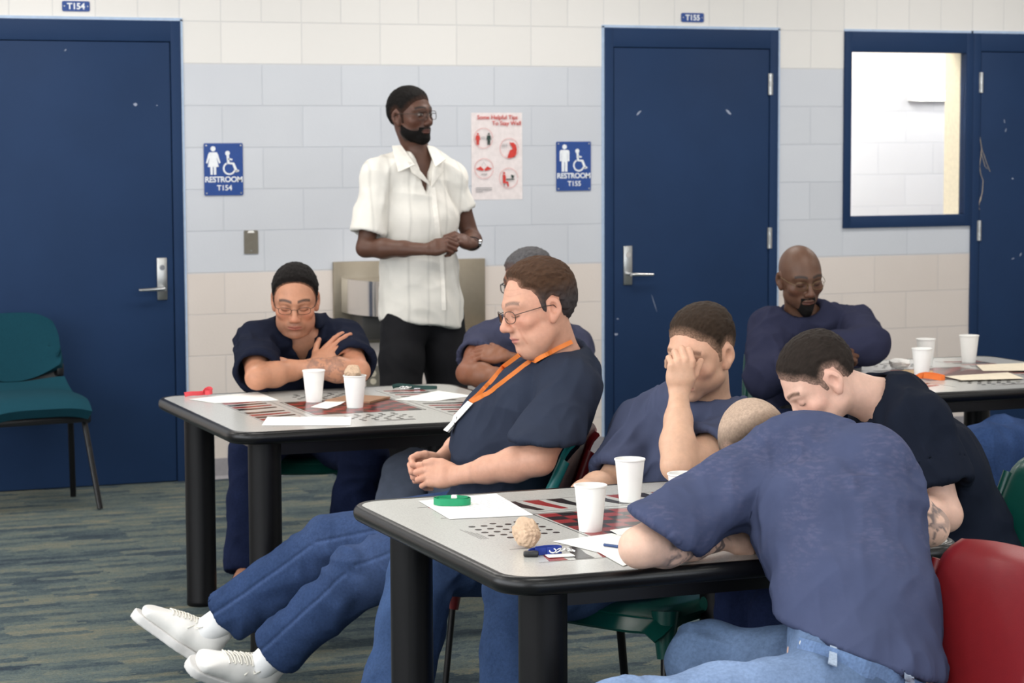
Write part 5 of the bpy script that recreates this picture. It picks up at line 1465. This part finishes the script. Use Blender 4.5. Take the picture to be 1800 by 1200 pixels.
# ================= the standing man in the cream shirt
if want('S'):
    J = dict(neck=W(735, 272, 9.93), shR=W(664, 309, 9.86), shL=W(792, 314, 10.0), elbR=W(642, 436, 9.80), wrR=W(752, 438, 9.66), elbL=W(829, 420, 10.06), wrL=W(830, 428, 9.79),
             chest=W(735, 385, 9.95), waist=W(738, 470, 9.97), pelvis=W(742, 536, 9.97), hipR=W(709, 556, 9.93), hipL=W(776, 556, 10.03),
             kneeR=W(703, 712, 9.83), kneeL=W(790, 712, 10.02), ankR=W(697, 880, 9.86), ankL=W(817, 886, 10.06))
    J['toeR'] = J['ankR']+D(.1, 0, 1)*.17+np.array([0, 0, -.055]); J['toeL'] = J['ankL']+D(.5, 0, 1)*.17+np.array([0, 0, -.055])
    s = Person('standing person in a cream short sleeved knit shirt and black trousers, hands clasped', J, CS(90, 60, 47), .97)
    s.setup_head(W(722, 203, 9.88), D(.76, .04, .64), D(-.03, 1, 0), 1.03, lips=1.25, nose=.98)
    s.hands['R'] = (D(.93, .26, .25), D(-.25, .55, .75), [(55, 75, 40), (58, 78, 40), (60, 80, 40), (60, 80, 40)], [(.022, .024, -.008), (.050, .040, -.020), (.076, .036, -.030), (.098, .026, -.036)], (2, 0, -1, -3))
    s.hands['L'] = (D(-.75, .30, .60), D(.35, .75, .55), [(50, 80, 40), (52, 82, 40), (55, 82, 40), (55, 82, 40)], [(.022, .024, -.008), (.050, .040, -.020), (.076, .038, -.030), (.098, .028, -.036)], (2, 0, -1, -3))
    dark = CS(30, 24, 22)
    s.body(dark, CS(104, 58, 50), dict(closed=False, stubble=(*CS(30, 23, 21), .75)))
    poly = [(.13, .16), (.084, .066), (.062, .050), (.046, .030), (.026, .012), (.020, -.034), (.006, -.034), (.006, .012), (-.014, .030), (-.034, .020), (-.042, -.028), (-.055, -.062), (-.085, -.080), (-.16, -.080), (-.16, .16)]
    s.add_hair(hair_node(.007, poly, .002, .035, .0018), (18, 15, 14), poly=poly)
    s.add_hair(beard_node(.0055), (16, 13, 12), 'beard')
    s.glasses((70, 58, 52), .0014, .024, .018, square=3.4, y0=.103)
    knit = attr_mat('ribbed_knit', .85, .2, .35, 500, .05, 9, sheen=.1)
    rx = s.ax('shR', 'shL')
    def ribs(V, c):
        x = (V-s.J['chest'])@rx; w = .5+.5*np.cos(x*2*PI/.028); w2 = (np.cos(x*2*PI/.084) > .2)
        return c*(1-.17*(w**3)*w2)[:, None]
    hg = eseg(J['waist'], W(741, 590, 9.97), (.172, .128), (.190, .140), rx)
    sh = s.shirt((232, 228, 220), .013, dict(R=.80, L=.50), dict(R=.016, L=.006), hang=hg, hem=(W(740, 570, 9.97), D(-.10, -1, .12)), neckr=.062, vneck=.170, vw=.056, wr=.0045, h=.0055, seed=2, mat=knit, mod=ribs, collar=False, name='knit_shirt')
    KN = plain('cream_knit', (238, 233, 224), .85, bump=.2)
    for q in (((689, 257), (705, 256), (729, 290), (700, 303)), ((716, 283), (728, 287), (759, 328), (724, 304)), ((750, 256), (762, 259), (783, 281), (765, 294)), ((761, 288), (767, 291), (779, 299), (757, 329))):
        lay_flap([sh, s.root], q, 'lapel', KN, sh)
    lay_ribbon([sh], [(760, 330), (768, 400), (775, 470), (779, 545)], .022, 'placket', plain('cream_knit', (236, 232, 225), .85, bump=.2), sh, .003)
    s.jeans((22, 22, 26), .012, .098, .088, .104, .96, .004, seed=4, name='trousers', mat=attr_mat('black_twill', .8, .2, .2, 700, .1, 30), fade=0)
    s.shoes((24, 22, 22))
    # wrist watch on the left wrist
    m = MB(); a = J['wrL']+(J['elbL']-J['wrL'])*.10; d = nrmz(J['elbL']-J['wrL']); x = nrmz(np.cross(d, (0, 0, 1))); y = np.cross(d, x)
    m.tube([tuple(a+(x*math.cos(q)*.034+y*math.sin(q)*.027)) for q in [2*PI*k/24 for k in range(24)]], .004, 8, closed=True, flat=(.009, .002))
    m.build('watch_strap', BLACKP, s.root, 50)
    c = a+x*.034*1; MB().cyl(tuple(c-x*.004), tuple(c+x*.006), .016, .015).build('watch_case', CHROME, s.root, 40)

# ================= seated man with folded arms, left table
if want('A'):
    J = dict(neck=W(522, 589, 8.62), shR=W(450, 602, 8.52), shL=W(602, 598, 8.64), elbR=W(452, 664, 8.23), wrR=W(552, 643, 8.42), elbL=W(630, 652, 8.38), wrL=W(508, 645, 8.33),
             chest=W(522, 655, 8.72), waist=W(520, 705, 8.90), pelvis=W(520, 747, 9.0), hipR=W(480, 757, 8.95), hipL=W(560, 757, 9.0),
             kneeR=W(445, 795, 8.55), kneeL=W(640, 802, 8.55), ankR=W(437, 985, 8.45), ankL=W(610, 962, 8.72))
    for q in 'RL': J['toe'+q] = J['ank'+q]+D(-.1, 0, 1)*.17+np.array([0, 0, -.055])
    s = Person('seated person in navy v-neck shirt with slicked back hair, arms folded on left table', J, CS(186, 132, 104), 1.05)
    s.setup_head(W(519, 527, 8.46), D(.06, -.30, 1), D(.02, 1, .3), 1.06, lips=1.0, jowl=.2, nose=.98)
    s.hands['R'] = (D(.66, .58, -.30), D(-.45, .35, .85), [(8, 14, 8), (6, 12, 8), (6, 14, 8), (8, 16, 10)], [(.022, .024, -.008), (.046, .048, -.008), (.070, .066, -.006), (.092, .078, -.006)], (9, 2, -4, -10))
    s.hands['L'] = (D(-.95, -.05, -.35), D(0, .5, .85), [(25, 30, 15)]*4, [(.022, .018, -.010), (.050, .022, -.022), (.074, .018, -.028), (.090, .014, -.032)], (4, 1, -1, -4))
    s.body(CS(30, 22, 20), CS(172, 98, 86), dict(stubble=(*CS(96, 68, 58), .42)), tattoo=ink('L', .18, .80, .50, 75, amt=.45, seed=3))
    poly = [(.13, .16), (.076, .096), (.062, .084), (.046, .060), (.034, .030), (.020, .0), (.014, -.024), (.004, -.024), (.004, .014), (-.014, .026), (-.034, .020), (-.042, -.030), (-.055, -.070), (-.085, -.088), (-.16, -.088), (-.16, .16)]
    s.add_hair(hair_node(.007, poly, .005, .02, .0026, 5), (20, 16, 15), poly=poly, fade=.006)
    s.glasses((50, 46, 44), .0010, .0225, .0125, z0=-.006, square=2.8)
    s.shirt((27, 31, 46), .013, dict(R=.80, L=.72), .020, neckr=.063, vneck=.075, wr=.0055, seed=7, h=.0045)
    s.jeans((30, 38, 66), .013, .09, .078, cut=1.10, seed=3, fade=.12)
    s.shoes((30, 30, 34))

# ================= man behind, grey hair, arms crossed
if want('C'):
    J = dict(neck=W(938, 566, 8.82), shR=W(856, 602, 8.74), shL=W(1008, 608, 8.95), elbR=W(822, 656, 8.55), wrR=W(905, 668, 8.40), elbL=W(1000, 668, 8.78), wrL=W(886, 625, 8.52),
             chest=W(935, 650, 8.92), waist=W(935, 700, 9.0), pelvis=W(925, 745, 9.0), hipR=W(880, 765, 8.82), hipL=W(962, 772, 8.95),
             kneeR=W(713, 836, 8.40), kneeL=W(800, 850, 8.35), ankR=W(690, 965, 8.30), ankL=W(790, 975, 8.30))
    for q in 'RL': J['toe'+q] = J['ank'+q]+D(-.7, 0, .5)*.17+np.array([0, 0, -.055])
    s = Person('seated person with short grey hair and glasses, arms crossed, mostly hidden behind the older man', J, CS(132, 86, 64), 1.05)
    s.setup_head(W(928, 497, 8.74), D(-.72, -.2, .62), D(0, 1, .1), 1.02)
    s.hands['L'] = (D(-.85, .1, -.4), D(-.2, .7, .6), [(25, 30, 15)]*4, None, (4, 1, -1, -4))
    s.body(CS(40, 34, 32), CS(130, 80, 70), dict(closed=False))
    s.add_hair(hair_node(.010, HAIR_SHORT, .006, .02, .004, 9), (92, 90, 92))
    s.glasses((26, 26, 30), .0022, .024, .016, square=3.5, metal=0)
    s.shirt((64, 66, 86), .013, .52, .018, wr=.005, seed=11)
    s.jeans((108, 116, 134), .013, .09, .080, seed=5, fade=.1, mat=attr_mat('slate_twill', .85, .15, .2, 700, .1, 30))
    s.shoes((30, 30, 34))

# ================= older man leaning back
if want('D'):
    J = dict(neck=W(985, 634, 6.64), shL=W(1003, 682, 6.50), shR=W(975, 672, 6.88), elbL=W(948, 808, 6.36), wrL=W(803, 836, 6.48), elbR=W(858, 752, 7.0), wrR=W(768, 812, 6.76),
             chest=W(950, 715, 6.70), waist=W(893, 812, 6.74), pelvis=W(880, 888, 6.76), hipL=W(868, 925, 6.66), hipR=W(845, 912, 6.88),
             kneeL=W(640, 1006, 6.72), kneeR=W(575, 964, 7.0), ankL=W(470, 1160, 6.90), ankR=W(376, 1100, 7.10))
    s = Person('older person with brown and grey hair leaning back, charcoal t-shirt, orange lanyard, legs stretched out', J, CS(204, 153, 129), 1.10)
    s.setup_head(W(945, 540, 6.56), D(-.90, -.19, .40), D(-.17, 1, 0), 1.07, jowl=1.0, nose=1.0, lips=.9)
    s.hands['L'] = (D(-.97, .04, -.22), D(-.10, .45, .90), [(38, 62, 35), (42, 64, 35), (44, 64, 35), (46, 62, 35)], [(.022, .024, -.004), (.050, .036, .000), (.076, .036, .004), (.098, .030, .006)], (6, 2, -2, -7))
    s.hands['R'] = (D(-.80, -.10, .52), D(-.45, .30, -.85), [(62, 72, 30), (64, 74, 30), (66, 74, 30), (66, 72, 30)], [(.022, .024, -.008), (.052, .040, -.012), (.078, .044, -.014), (.100, .042, -.016)], (7, 2, -3, -8))
    s.body(CS(120, 92, 78), CS(196, 118, 112), dict(age=1.0), feet=False)
    poly = [(.13, .16), (.072, .098), (.058, .084), (.060, .066), (.036, .054), (.024, .030), (.018, -.006), (.004, -.016), (.004, .018), (-.014, .030), (-.034, .020), (-.042, -.034), (-.055, -.070), (-.085, -.086), (-.16, -.086), (-.16, .16)]
    def grey(L, c):
        k = np.clip((.062-L[:, 2])/.05+.25*(vnoise(L*np.array([300, 90, 160]))-.5), 0, 1)[:, None]; return c*(1-k)+np.asarray(srgb(66, 60, 60)[:3])*(.7+.6*vnoise(L*np.array([500, 90, 160]))[:, None])*k
    s.add_hair(hair_node(.010, poly, .008, .02, .003, 2), (76, 54, 40), fn=grey, poly=poly, fade=.008)
    s.glasses((58, 52, 50), .0011, .0235, .0165, z0=-.006, square=2.4, y0=.104)
    sh = s.shirt((47, 53, 68), .016, dict(L=.80, R=.66), dict(L=.036, R=.02), cuffs=dict(L=(W(975, 772, 6.4), D(-.08, -1, .0))), neckr=.070, belly=.045, wr=.0055, seed=17, h=.0055)
    LY = plain('orange_lanyard_strap', (232, 128, 52), .6)
    k = empty('lanyard'); k.parent = s.root
    bo = [sh, s.root]
    lay_ribbon(bo, [(1003, 600), (975, 613), (945, 628), (905, 658), (862, 690), (829, 708)], .013, 'strap', LY, k, .005)
    lay_ribbon(bo, [(914, 622), (896, 636), (868, 668), (844, 694), (828, 708)], .013, 'strap', LY, k, .005)
    lay_patch([sh], ((826, 708), (834, 712), (790, 760), (780, 756)), 'badge', WHITEP, k, .008, .002, 6)
    s.jeans((47, 64, 98), .014, .080, .076, .100, .87, .0115, seed=8, fade=.34, h=.0055, seam=D(-.25, .35, 1))
    # socks and white trainers
    sock = attr_mat('white_sock', .95, .1, .4, 600, .04, 30); SHW = attr_mat('white_leather', .5, .4, .1, 500, .05, 20)
    LACE = plain('white_lace', (236, 232, 222), .8)
    for q, fdir, uhint in (('R', D(-.80, .60, .10), D(.55, .80, -.05)), ('L', D(-.74, .42, .52), D(.40, .82, .40))):
        an = J['ank'+q]; d = nrmz(an-J['knee'+q]); u = nrmz(uhint-fdir*(uhint@fdir)); r = np.cross(fdir, u); M = np.stack([r, fdir, u], 1)
        ce = an+d*.035
        s.cloth(Cut(eseg(an-d*.055, an+d*.05, .047, .045), an-d*.050, -d), 'sock', sock, (236, 236, 236), .005)
        T = lambda x, y, z: ce+M@(1.08*np.array([x, y, z]))
        up_ = Un([eseg(T(0, -.035, -.030), T(0, .055, -.034), (.042, .038), (.045, .038), r), eseg(T(0, .055, -.034), T(.004 if q == 'R' else -.004, .160, -.040), (.046, .038), (.044, .031), r),
                  eseg(T(0, -.020, .000), T(0, -.026, .030), (.043, .050), (.040, .050), r), eseg(T(0, .010, -.01), T(0, .10, -.028), .034, .026)], .025)
        up_ = Cut(up_, T(0, 0, -.066), -u); up_ = Sub(up_, eseg(an+d*.02, an-d*.06, .036, .044), .006)
        up_ = Cut(up_, T(0, 0, .046), u*1.0+fdir*.45, .004)
        sole = Cut(Cut(Un([eseg(T(0, -.042, -.066), T(0, .055, -.066), (.044, .10), (.046, .10), r), eseg(T(0, .055, -.066), T(.004 if q == 'R' else -.004, .164, -.062), (.047, .1), (.043, .1), r)], .02), T(0, 0, -.086), -u), T(0, 0, -.058), u)
        so = s.cloth(Un([up_], 0), 'shoe', SHW, (230, 228, 224), .0045)
        V, Qd = extract(sole, .0045); V = relax(V, Qd, 1); mesh_from('sole', V, Qd, SHW, so, np.tile(CS(214, 212, 210), (len(V), 1)))
        m = MB()
        def on(x, y, z=.004):
            h_ = bvh([so]).ray_cast(Vector(T(x, y, .20)), Vector(-u))[0]
            return tuple(np.array(h_)+u*z) if h_ is not None else tuple(T(x, y, .03))
        for kk in range(6):
            y0_ = .028+kk*.017
            m.tube([on(x_, y0_+.006*x_/.026) for x_ in (-.026, -.013, 0, .013, .026)], .0030, 6)
            if kk < 5: m.tube([on(-.022, y0_), on(0, y0_+.009, .006), on(.022, y0_+.018)], .0026, 6)
        for sd in (-1, 1):
            p_ = np.array(on(0, .022, .008)); m.tube([tuple(p_), tuple(p_+r*sd*.02+u*.016), tuple(p_+r*sd*.042+u*.018-fdir*.006), tuple(p_+r*sd*.046+u*.004+fdir*.01), tuple(p_+r*sd*.020+u*.004+fdir*.004)], .0028, 6)
            m.tube([tuple(p_), tuple(p_+r*sd*.03+fdir*.02+u*.004), tuple(p_+r*sd*.048+fdir*.035-u*.012)], .0026, 6)
        m.build('laces', LACE, so, 60)

# ================= man covering his eyes
if want('E'):
    J = dict(neck=W(1246, 712, 6.42), shR=W(1132, 752, 6.48), shL=W(1300, 768, 6.30), elbL=W(1190, 818, 6.05), wrL=W(1194, 690, 6.16), elbR=W(1072, 852, 6.36), wrR=W(1000, 876, 6.16),
             chest=W(1190, 800, 6.50), waist=W(1130, 885, 6.50), pelvis=W(1085, 968, 6.46), hipR=W(1036, 988, 6.54), hipL=W(1100, 1008, 6.28),
             kneeR=W(745, 985, 6.22), kneeL=W(915, 1035, 5.95), ankR=W(694, 1240, 6.08), ankL=W(905, 1272, 5.86))
    for q in 'RL': J['toe'+q] = J['ank'+q]+D(-.8, 0, .4)*.17+np.array([0, 0, -.055])
    s = Person('seated person with cropped brown hair covering his eyes with one hand, elbow on table', J, CS(208, 166, 140), 1.06)
    s.setup_head(W(1232, 618, 6.31), D(-.62, -.26, .74), D(-.04, 1, .12), 1.05)
    s.hands['L'] = (D(.06, .98, .16), D(.18, -.12, .98), [(62, 58, 24), (66, 58, 24), (70, 58, 24), (74, 58, 24)], [(.022, .026, -.010), (.046, .044, -.022), (.064, .056, -.034), (.078, .066, -.044)], (2, 0, -2, -4))
    s.hands['R'] = (D(-.9, -.2, .2), D(0, .9, .4), [(15, 20, 10)]*4, None, (4, 1, -1, -4))
    s.body(CS(110, 78, 60), CS(196, 118, 106), dict(stubble=(*CS(150, 108, 90), .30)))
    s.add_hair(hair_node(.005, HAIR_SHORT, .008, .045, .0022, 4), (52, 40, 31), fn=lambda L, c: c+(np.asarray(srgb(160, 122, 100)[:3])-c)*np.clip((.02-L[:, 2])/.05, 0, .75)[:, None])
    s.shirt((72, 78, 102), .014, dict(R=.84, L=.60), dict(R=.006, L=.022), neckr=.070, wr=.006, seed=23, h=.0055)
    s.jeans((58, 78, 114), .014, .098, .082, .102, .97, .007, seed=12, fade=.15)
    s.shoes((226, 224, 220))

# ================= man slumped over the nearest table, seen from behind
if want('F'):
    J = dict(neck=W(1408, 778, 5.17), shL=W(1290, 862, 5.03), shR=W(1524, 818, 4.98), elbL=W(1124, 962, 4.84), wrL=W(1272, 950, 5.05), elbR=W(1634, 926, 5.07), wrR=W(1510, 872, 5.30),
             chest=W(1474, 925, 4.97), waist=W(1508, 1062, 4.82), pelvis=W(1512, 1185, 4.74), hipL=W(1455, 1222, 4.62), hipR=W(1530, 1195, 4.88), kneeL=W(1085, 1268, 4.50), kneeR=W(1238, 1156, 4.97))
    J['ankL'] = below(J['kneeL'], .43)+D(.2, 0, 0)*.05; J['ankR'] = below(J['kneeR'], .43)+D(.2, 0, 0)*.05
    for q in 'RL': J['toe'+q] = J['ank'+q]+D(-1, 0, .1)*.17+np.array([0, 0, -.055])
    s = Person('person in faded slate blue t-shirt slumped face down on the nearest table', J, CS(214, 176, 156), 1.06)
    s.setup_head(W(1337, 795, 5.27), D(.05, -.80, -.60), D(-.40, .42, -.82), 1.03)
    s.hands['L'] = (D(.80, .04, -.55), D(.0, .9, .35), [(50, 70, 40), (55, 72, 40), (58, 74, 40), (60, 74, 40)], [(.022, .024, -.008), (.050, .036, -.020), (.074, .026, -.030), (.092, .012, -.034)], (2, 0, -1, -3))
    s.body(CS(70, 56, 50), CS(196, 118, 106), dict(), tattoo=both(ink('L', .12, .98, .36, 42, amt=.80, seed=1), ink('R', -.05, .9, .42, 34, amt=.8, seed=6), ink('R', .55, 1.1, .42, 34, amt=.8, upper=True, seed=6)))
    def buzz(L, c):
        k = np.clip((L[:, 2]-.01)/.08, 0, 1)*np.clip((L[:, 1]+.10)/.05, 0, 1); n = (.75+.5*vnoise(L*420))[:, None]
        return c*(1-.0)+(np.asarray(srgb(196, 170, 150)[:3])*n-c)*np.clip(.88-.0*k, 0, 1)[:, None]*(np.clip(1.25-np.linalg.norm((L-np.array([0, -.06, .07]))/np.array([.075, .085, .075]), axis=1), 0, .35)/.35)[:, None]
    s.add_hair(hair_node(.0035, HAIR_SHORT, .0, .02, .0006, 4), (78, 64, 54), fn=buzz)
    def worn(V, c):
        up_ = np.clip((V[:, 2]-.66)/.2, 0, 1); n = vnoise(V*np.array([14, 14, 9])+3)
        f_ = vnoise(V*np.array([90, 90, 420])); k = np.clip((f_-.45)*3, 0, 1)*np.clip((n-.35)*3, 0, 1)*up_
        return c*(1-.13*k[:, None])+np.asarray(srgb(138, 128, 150)[:3])*.13*k[:, None]
    sh = s.shirt((68, 75, 102), .013, dict(L=.64, R=.40), dict(L=.014, R=.010), hem=(W(1480, 1132, 4.70), D(-.36, -.93, .05)), neckr=.074, wr=.006, seed=31, h=.005, mod=worn, chestk=.96, tk=.040, sagz=0, cuffs=dict(L=(W(1170, 936, 4.93), D(-.56, -.83, .10))))
    jn = s.jeans((78, 97, 126), .010, .090, .070, .086, .97, .006, seed=14, fade=dict(L=.95, R=.1), h=.0055, waist=(W(1490, 1108, 4.70), D(.36, .93, -.05)))
    s.shoes((40, 38, 38))

    DNM = plain('denim_band', (92, 116, 154), .85, var=.2, scale=160, bump=.4, bscale=900)
    lay_ribbon([jn, sh], [(1404, 1137), (1450, 1152), (1510, 1172), (1575, 1196), (1640, 1224)], .034, 'waistband', DNM, jn, .004)
    STT = plain('pale_denim_loop', (150, 164, 184), .85, var=.15, scale=200)
    for q in (((1459, 1140), (1473, 1144), (1466, 1176), (1452, 1171)), ((1588, 1180), (1602, 1186), (1596, 1216), (1582, 1211))): lay_patch([jn, sh], q, 'belt_loop', STT, jn, .009, .003, 5)
    h_ = hit([jn, sh], 1412, 1134, .006); v_ = nrmz(CAM-h_); MB().cyl(tuple(h_-v_*.004), tuple(h_+v_*.004), .0075, .006, 14).build('rivet', STEEL, jn, 30)

# ================= young man with bowed head
if want('G'):
    J = dict(neck=W(1545, 706, 5.99), shL=W(1612, 748, 5.86), shR=W(1562, 722, 6.2), elbL=W(1662, 905, 5.80), wrL=W(1560, 905, 5.68), elbR=W(1560, 865, 6.2), wrR=W(1455, 862, 6.0),
             chest=W(1630, 832, 6.05), waist=W(1680, 930, 6.1), pelvis=W(1690, 1000, 6.12), hipL=W(1640, 1020, 5.92), hipR=W(1610, 1012, 6.14), kneeL=W(1385, 1082, 5.70), kneeR=W(1318, 1062, 5.86))
    for q in 'RL':
        J['ank'+q] = below(J['knee'+q], .43); J['toe'+q] = J['ank'+q]+D(-1, 0, .3)*.17+np.array([0, 0, -.055])
    s = Person('seated young person with dark cropped hair and bowed head in a dark navy t-shirt', J, CS(212, 172, 154), 1.06)
    s.setup_head(W(1441, 668, 5.92), D(-.72, -.66, .16), D(-.66, .72, .10), 1.01)
    s.body(CS(90, 66, 54), CS(206, 130, 120), dict())
    s.add_hair(hair_node(.005, HAIR_SHORT, .005, .035, .0026, 6), (42, 35, 31))
    s.shirt((25, 30, 42), .015, .70, .028, neckr=.072, wr=.006, seed=41, h=.0055)
    s.jeans((30, 40, 72), .013, .09, .080, seed=22, fade=.1)
    s.shoes((34, 32, 32))

# ================= bald man with crossed arms
if want('H'):
    J = dict(neck=W(1408, 562, 9.06), shR=W(1356, 582, 9.04), shL=W(1498, 576, 9.12), elbR=W(1346, 662, 8.90), wrR=W(1456, 630, 8.74), elbL=W(1526, 606, 8.86), wrL=W(1420, 618, 8.84),
             chest=W(1424, 650, 9.16), waist=W(1424, 700, 9.25), pelvis=W(1424, 738, 9.3), hipR=W(1390, 748, 9.25), hipL=W(1460, 748, 9.3), kneeR=W(1372, 790, 8.85), kneeL=W(1470, 792, 8.9))
    for q in 'RL':
        J['ank'+q] = below(J['knee'+q], .40); J['toe'+q] = J['ank'+q]+D(0, 0, 1)*.17+np.array([0, 0, -.055])
    s = Person('bald seated person with goatee and glasses, arms crossed in a slate blue sweatshirt', J, CS(94, 66, 51), 1.06)
    s.setup_head(W(1407, 488, 8.96), D(.28, -.24, 1), D(0, 1, .24), 1.06, lips=1.2)
    s.hands['R'] = (D(.9, .2, -.3), D(0, .5, .8), [(30, 40, 20)]*4, None, (4, 1, -1, -4))
    s.body(CS(34, 27, 25), CS(104, 62, 55), dict())
    s.add_hair(beard_node(.010, goatee=True), (18, 15, 14), 'goatee')
    s.glasses((120, 100, 70), .0010, .0235, .0155, square=2.6)
    s.shirt((46, 48, 68), .016, long=True, neckr=.068, wr=.006, seed=51, name='sweatshirt', mat=attr_mat('fleece', .95, .05, .3, 500, .10, 12))
    s.jeans((40, 50, 84), .013, .09, .08, seed=27, fade=.1)
    s.shoes((30, 30, 32))

# ================= person cut off by the right edge
if want('I'):
    J = dict(neck=W(2030, 540, 8.5), shR=W(1960, 570, 8.45), shL=W(2100, 580, 8.55), elbR=W(1935, 680, 8.3), wrR=W(1900, 720, 8.1), elbL=W(2120, 700, 8.4), wrL=W(2010, 735, 8.2),
             chest=W(2030, 640, 8.55), waist=W(2020, 720, 8.55), pelvis=W(1990, 785, 8.5), hipR=W(1930, 795, 8.5), hipL=W(1950, 800, 8.3), kneeR=W(1760, 775, 8.25), kneeL=W(1728, 790, 8.05))
    J['ankL'] = below(J['kneeL'], .43)+D(.1, 0, 0)*.1; J['ankR'] = below(J['kneeR'], .43)+D(.3, 0, -.1)*.12
    for q in 'RL': J['toe'+q] = J['ank'+q]+D(-1, 0, .3)*.17+np.array([0, 0, -.055])
    s = Person('seated person at the right edge, only bent jeans knees in view', J, CS(200, 150, 125), 1.05)
    s.setup_head(W(2025, 470, 8.45), D(-.8, -.2, .5), D(0, 1, 0), 1.03)
    s.body(CS(60, 46, 40), CS(180, 110, 100), dict())
    s.add_hair(hair_node(.007, HAIR_SHORT, .005, .03, .002, 6), (60, 50, 46))
    s.shirt((48, 52, 72), .014, seed=61)
    s.jeans((42, 62, 100), .013, .095, .082, seed=29, fade=.2)
    s.shoes((40, 38, 38))

# ------------------------------------------------------------------ chairs under the people
def seat_at(px, py, d, fwd, mat, label, rec=0.0, back=.0):
    c = make_chair(mat, rec); p = W(px, py, d)-np.asarray(fwd)*back; c.scale = (1, 1-.22*(rec > .7), 1); return place(c, p, fwd, label)
seat_at(522, 760, 9.0, D(.02, 0, 1), GREEN, 'green plastic chair under the man with folded arms, left table', 0)
seat_at(915, 770, 8.95, D(-.2, 0, 1), GREEN, 'green plastic chair hidden under the grey haired man with crossed arms', 0)
seat_at(818, 935, 6.66, D(-1, 0, -.03), TEALP, 'teal plastic chair whose leaning back edge shows behind the older man', 1.0)
seat_at(860, 930, 6.80, D(-.98, 0, .12), CRED, 'red plastic chair tight behind the teal chair of the older man', .75)
fe_ = D(-.62, 0, .78); pe_ = W(1165, 1085, 5.95)-fe_*.17-D(.78, 0, .62)*.19; place(make_chair(GREEN, 0), pe_, fe_, 'green plastic chair under the man covering his eyes')
seat_at(1545, 1225, 4.60, D(-.88, 0, .47), CRED, 'red plastic chair beside the slumped man at lower right', .3)
seat_at(1702, 1035, 5.86, D(-.85, 0, .50), GREEN, 'green plastic chair behind the young man with bowed head', .4)
seat_at(1422, 745, 9.3, D(.1, 0, 1), GREEN, 'green plastic chair under the bald man', 0)
seat_at(1960, 800, 8.42, D(-.9, 0, .35), GREEN, 'green plastic chair cut off by right edge under the jeans knees', 0)
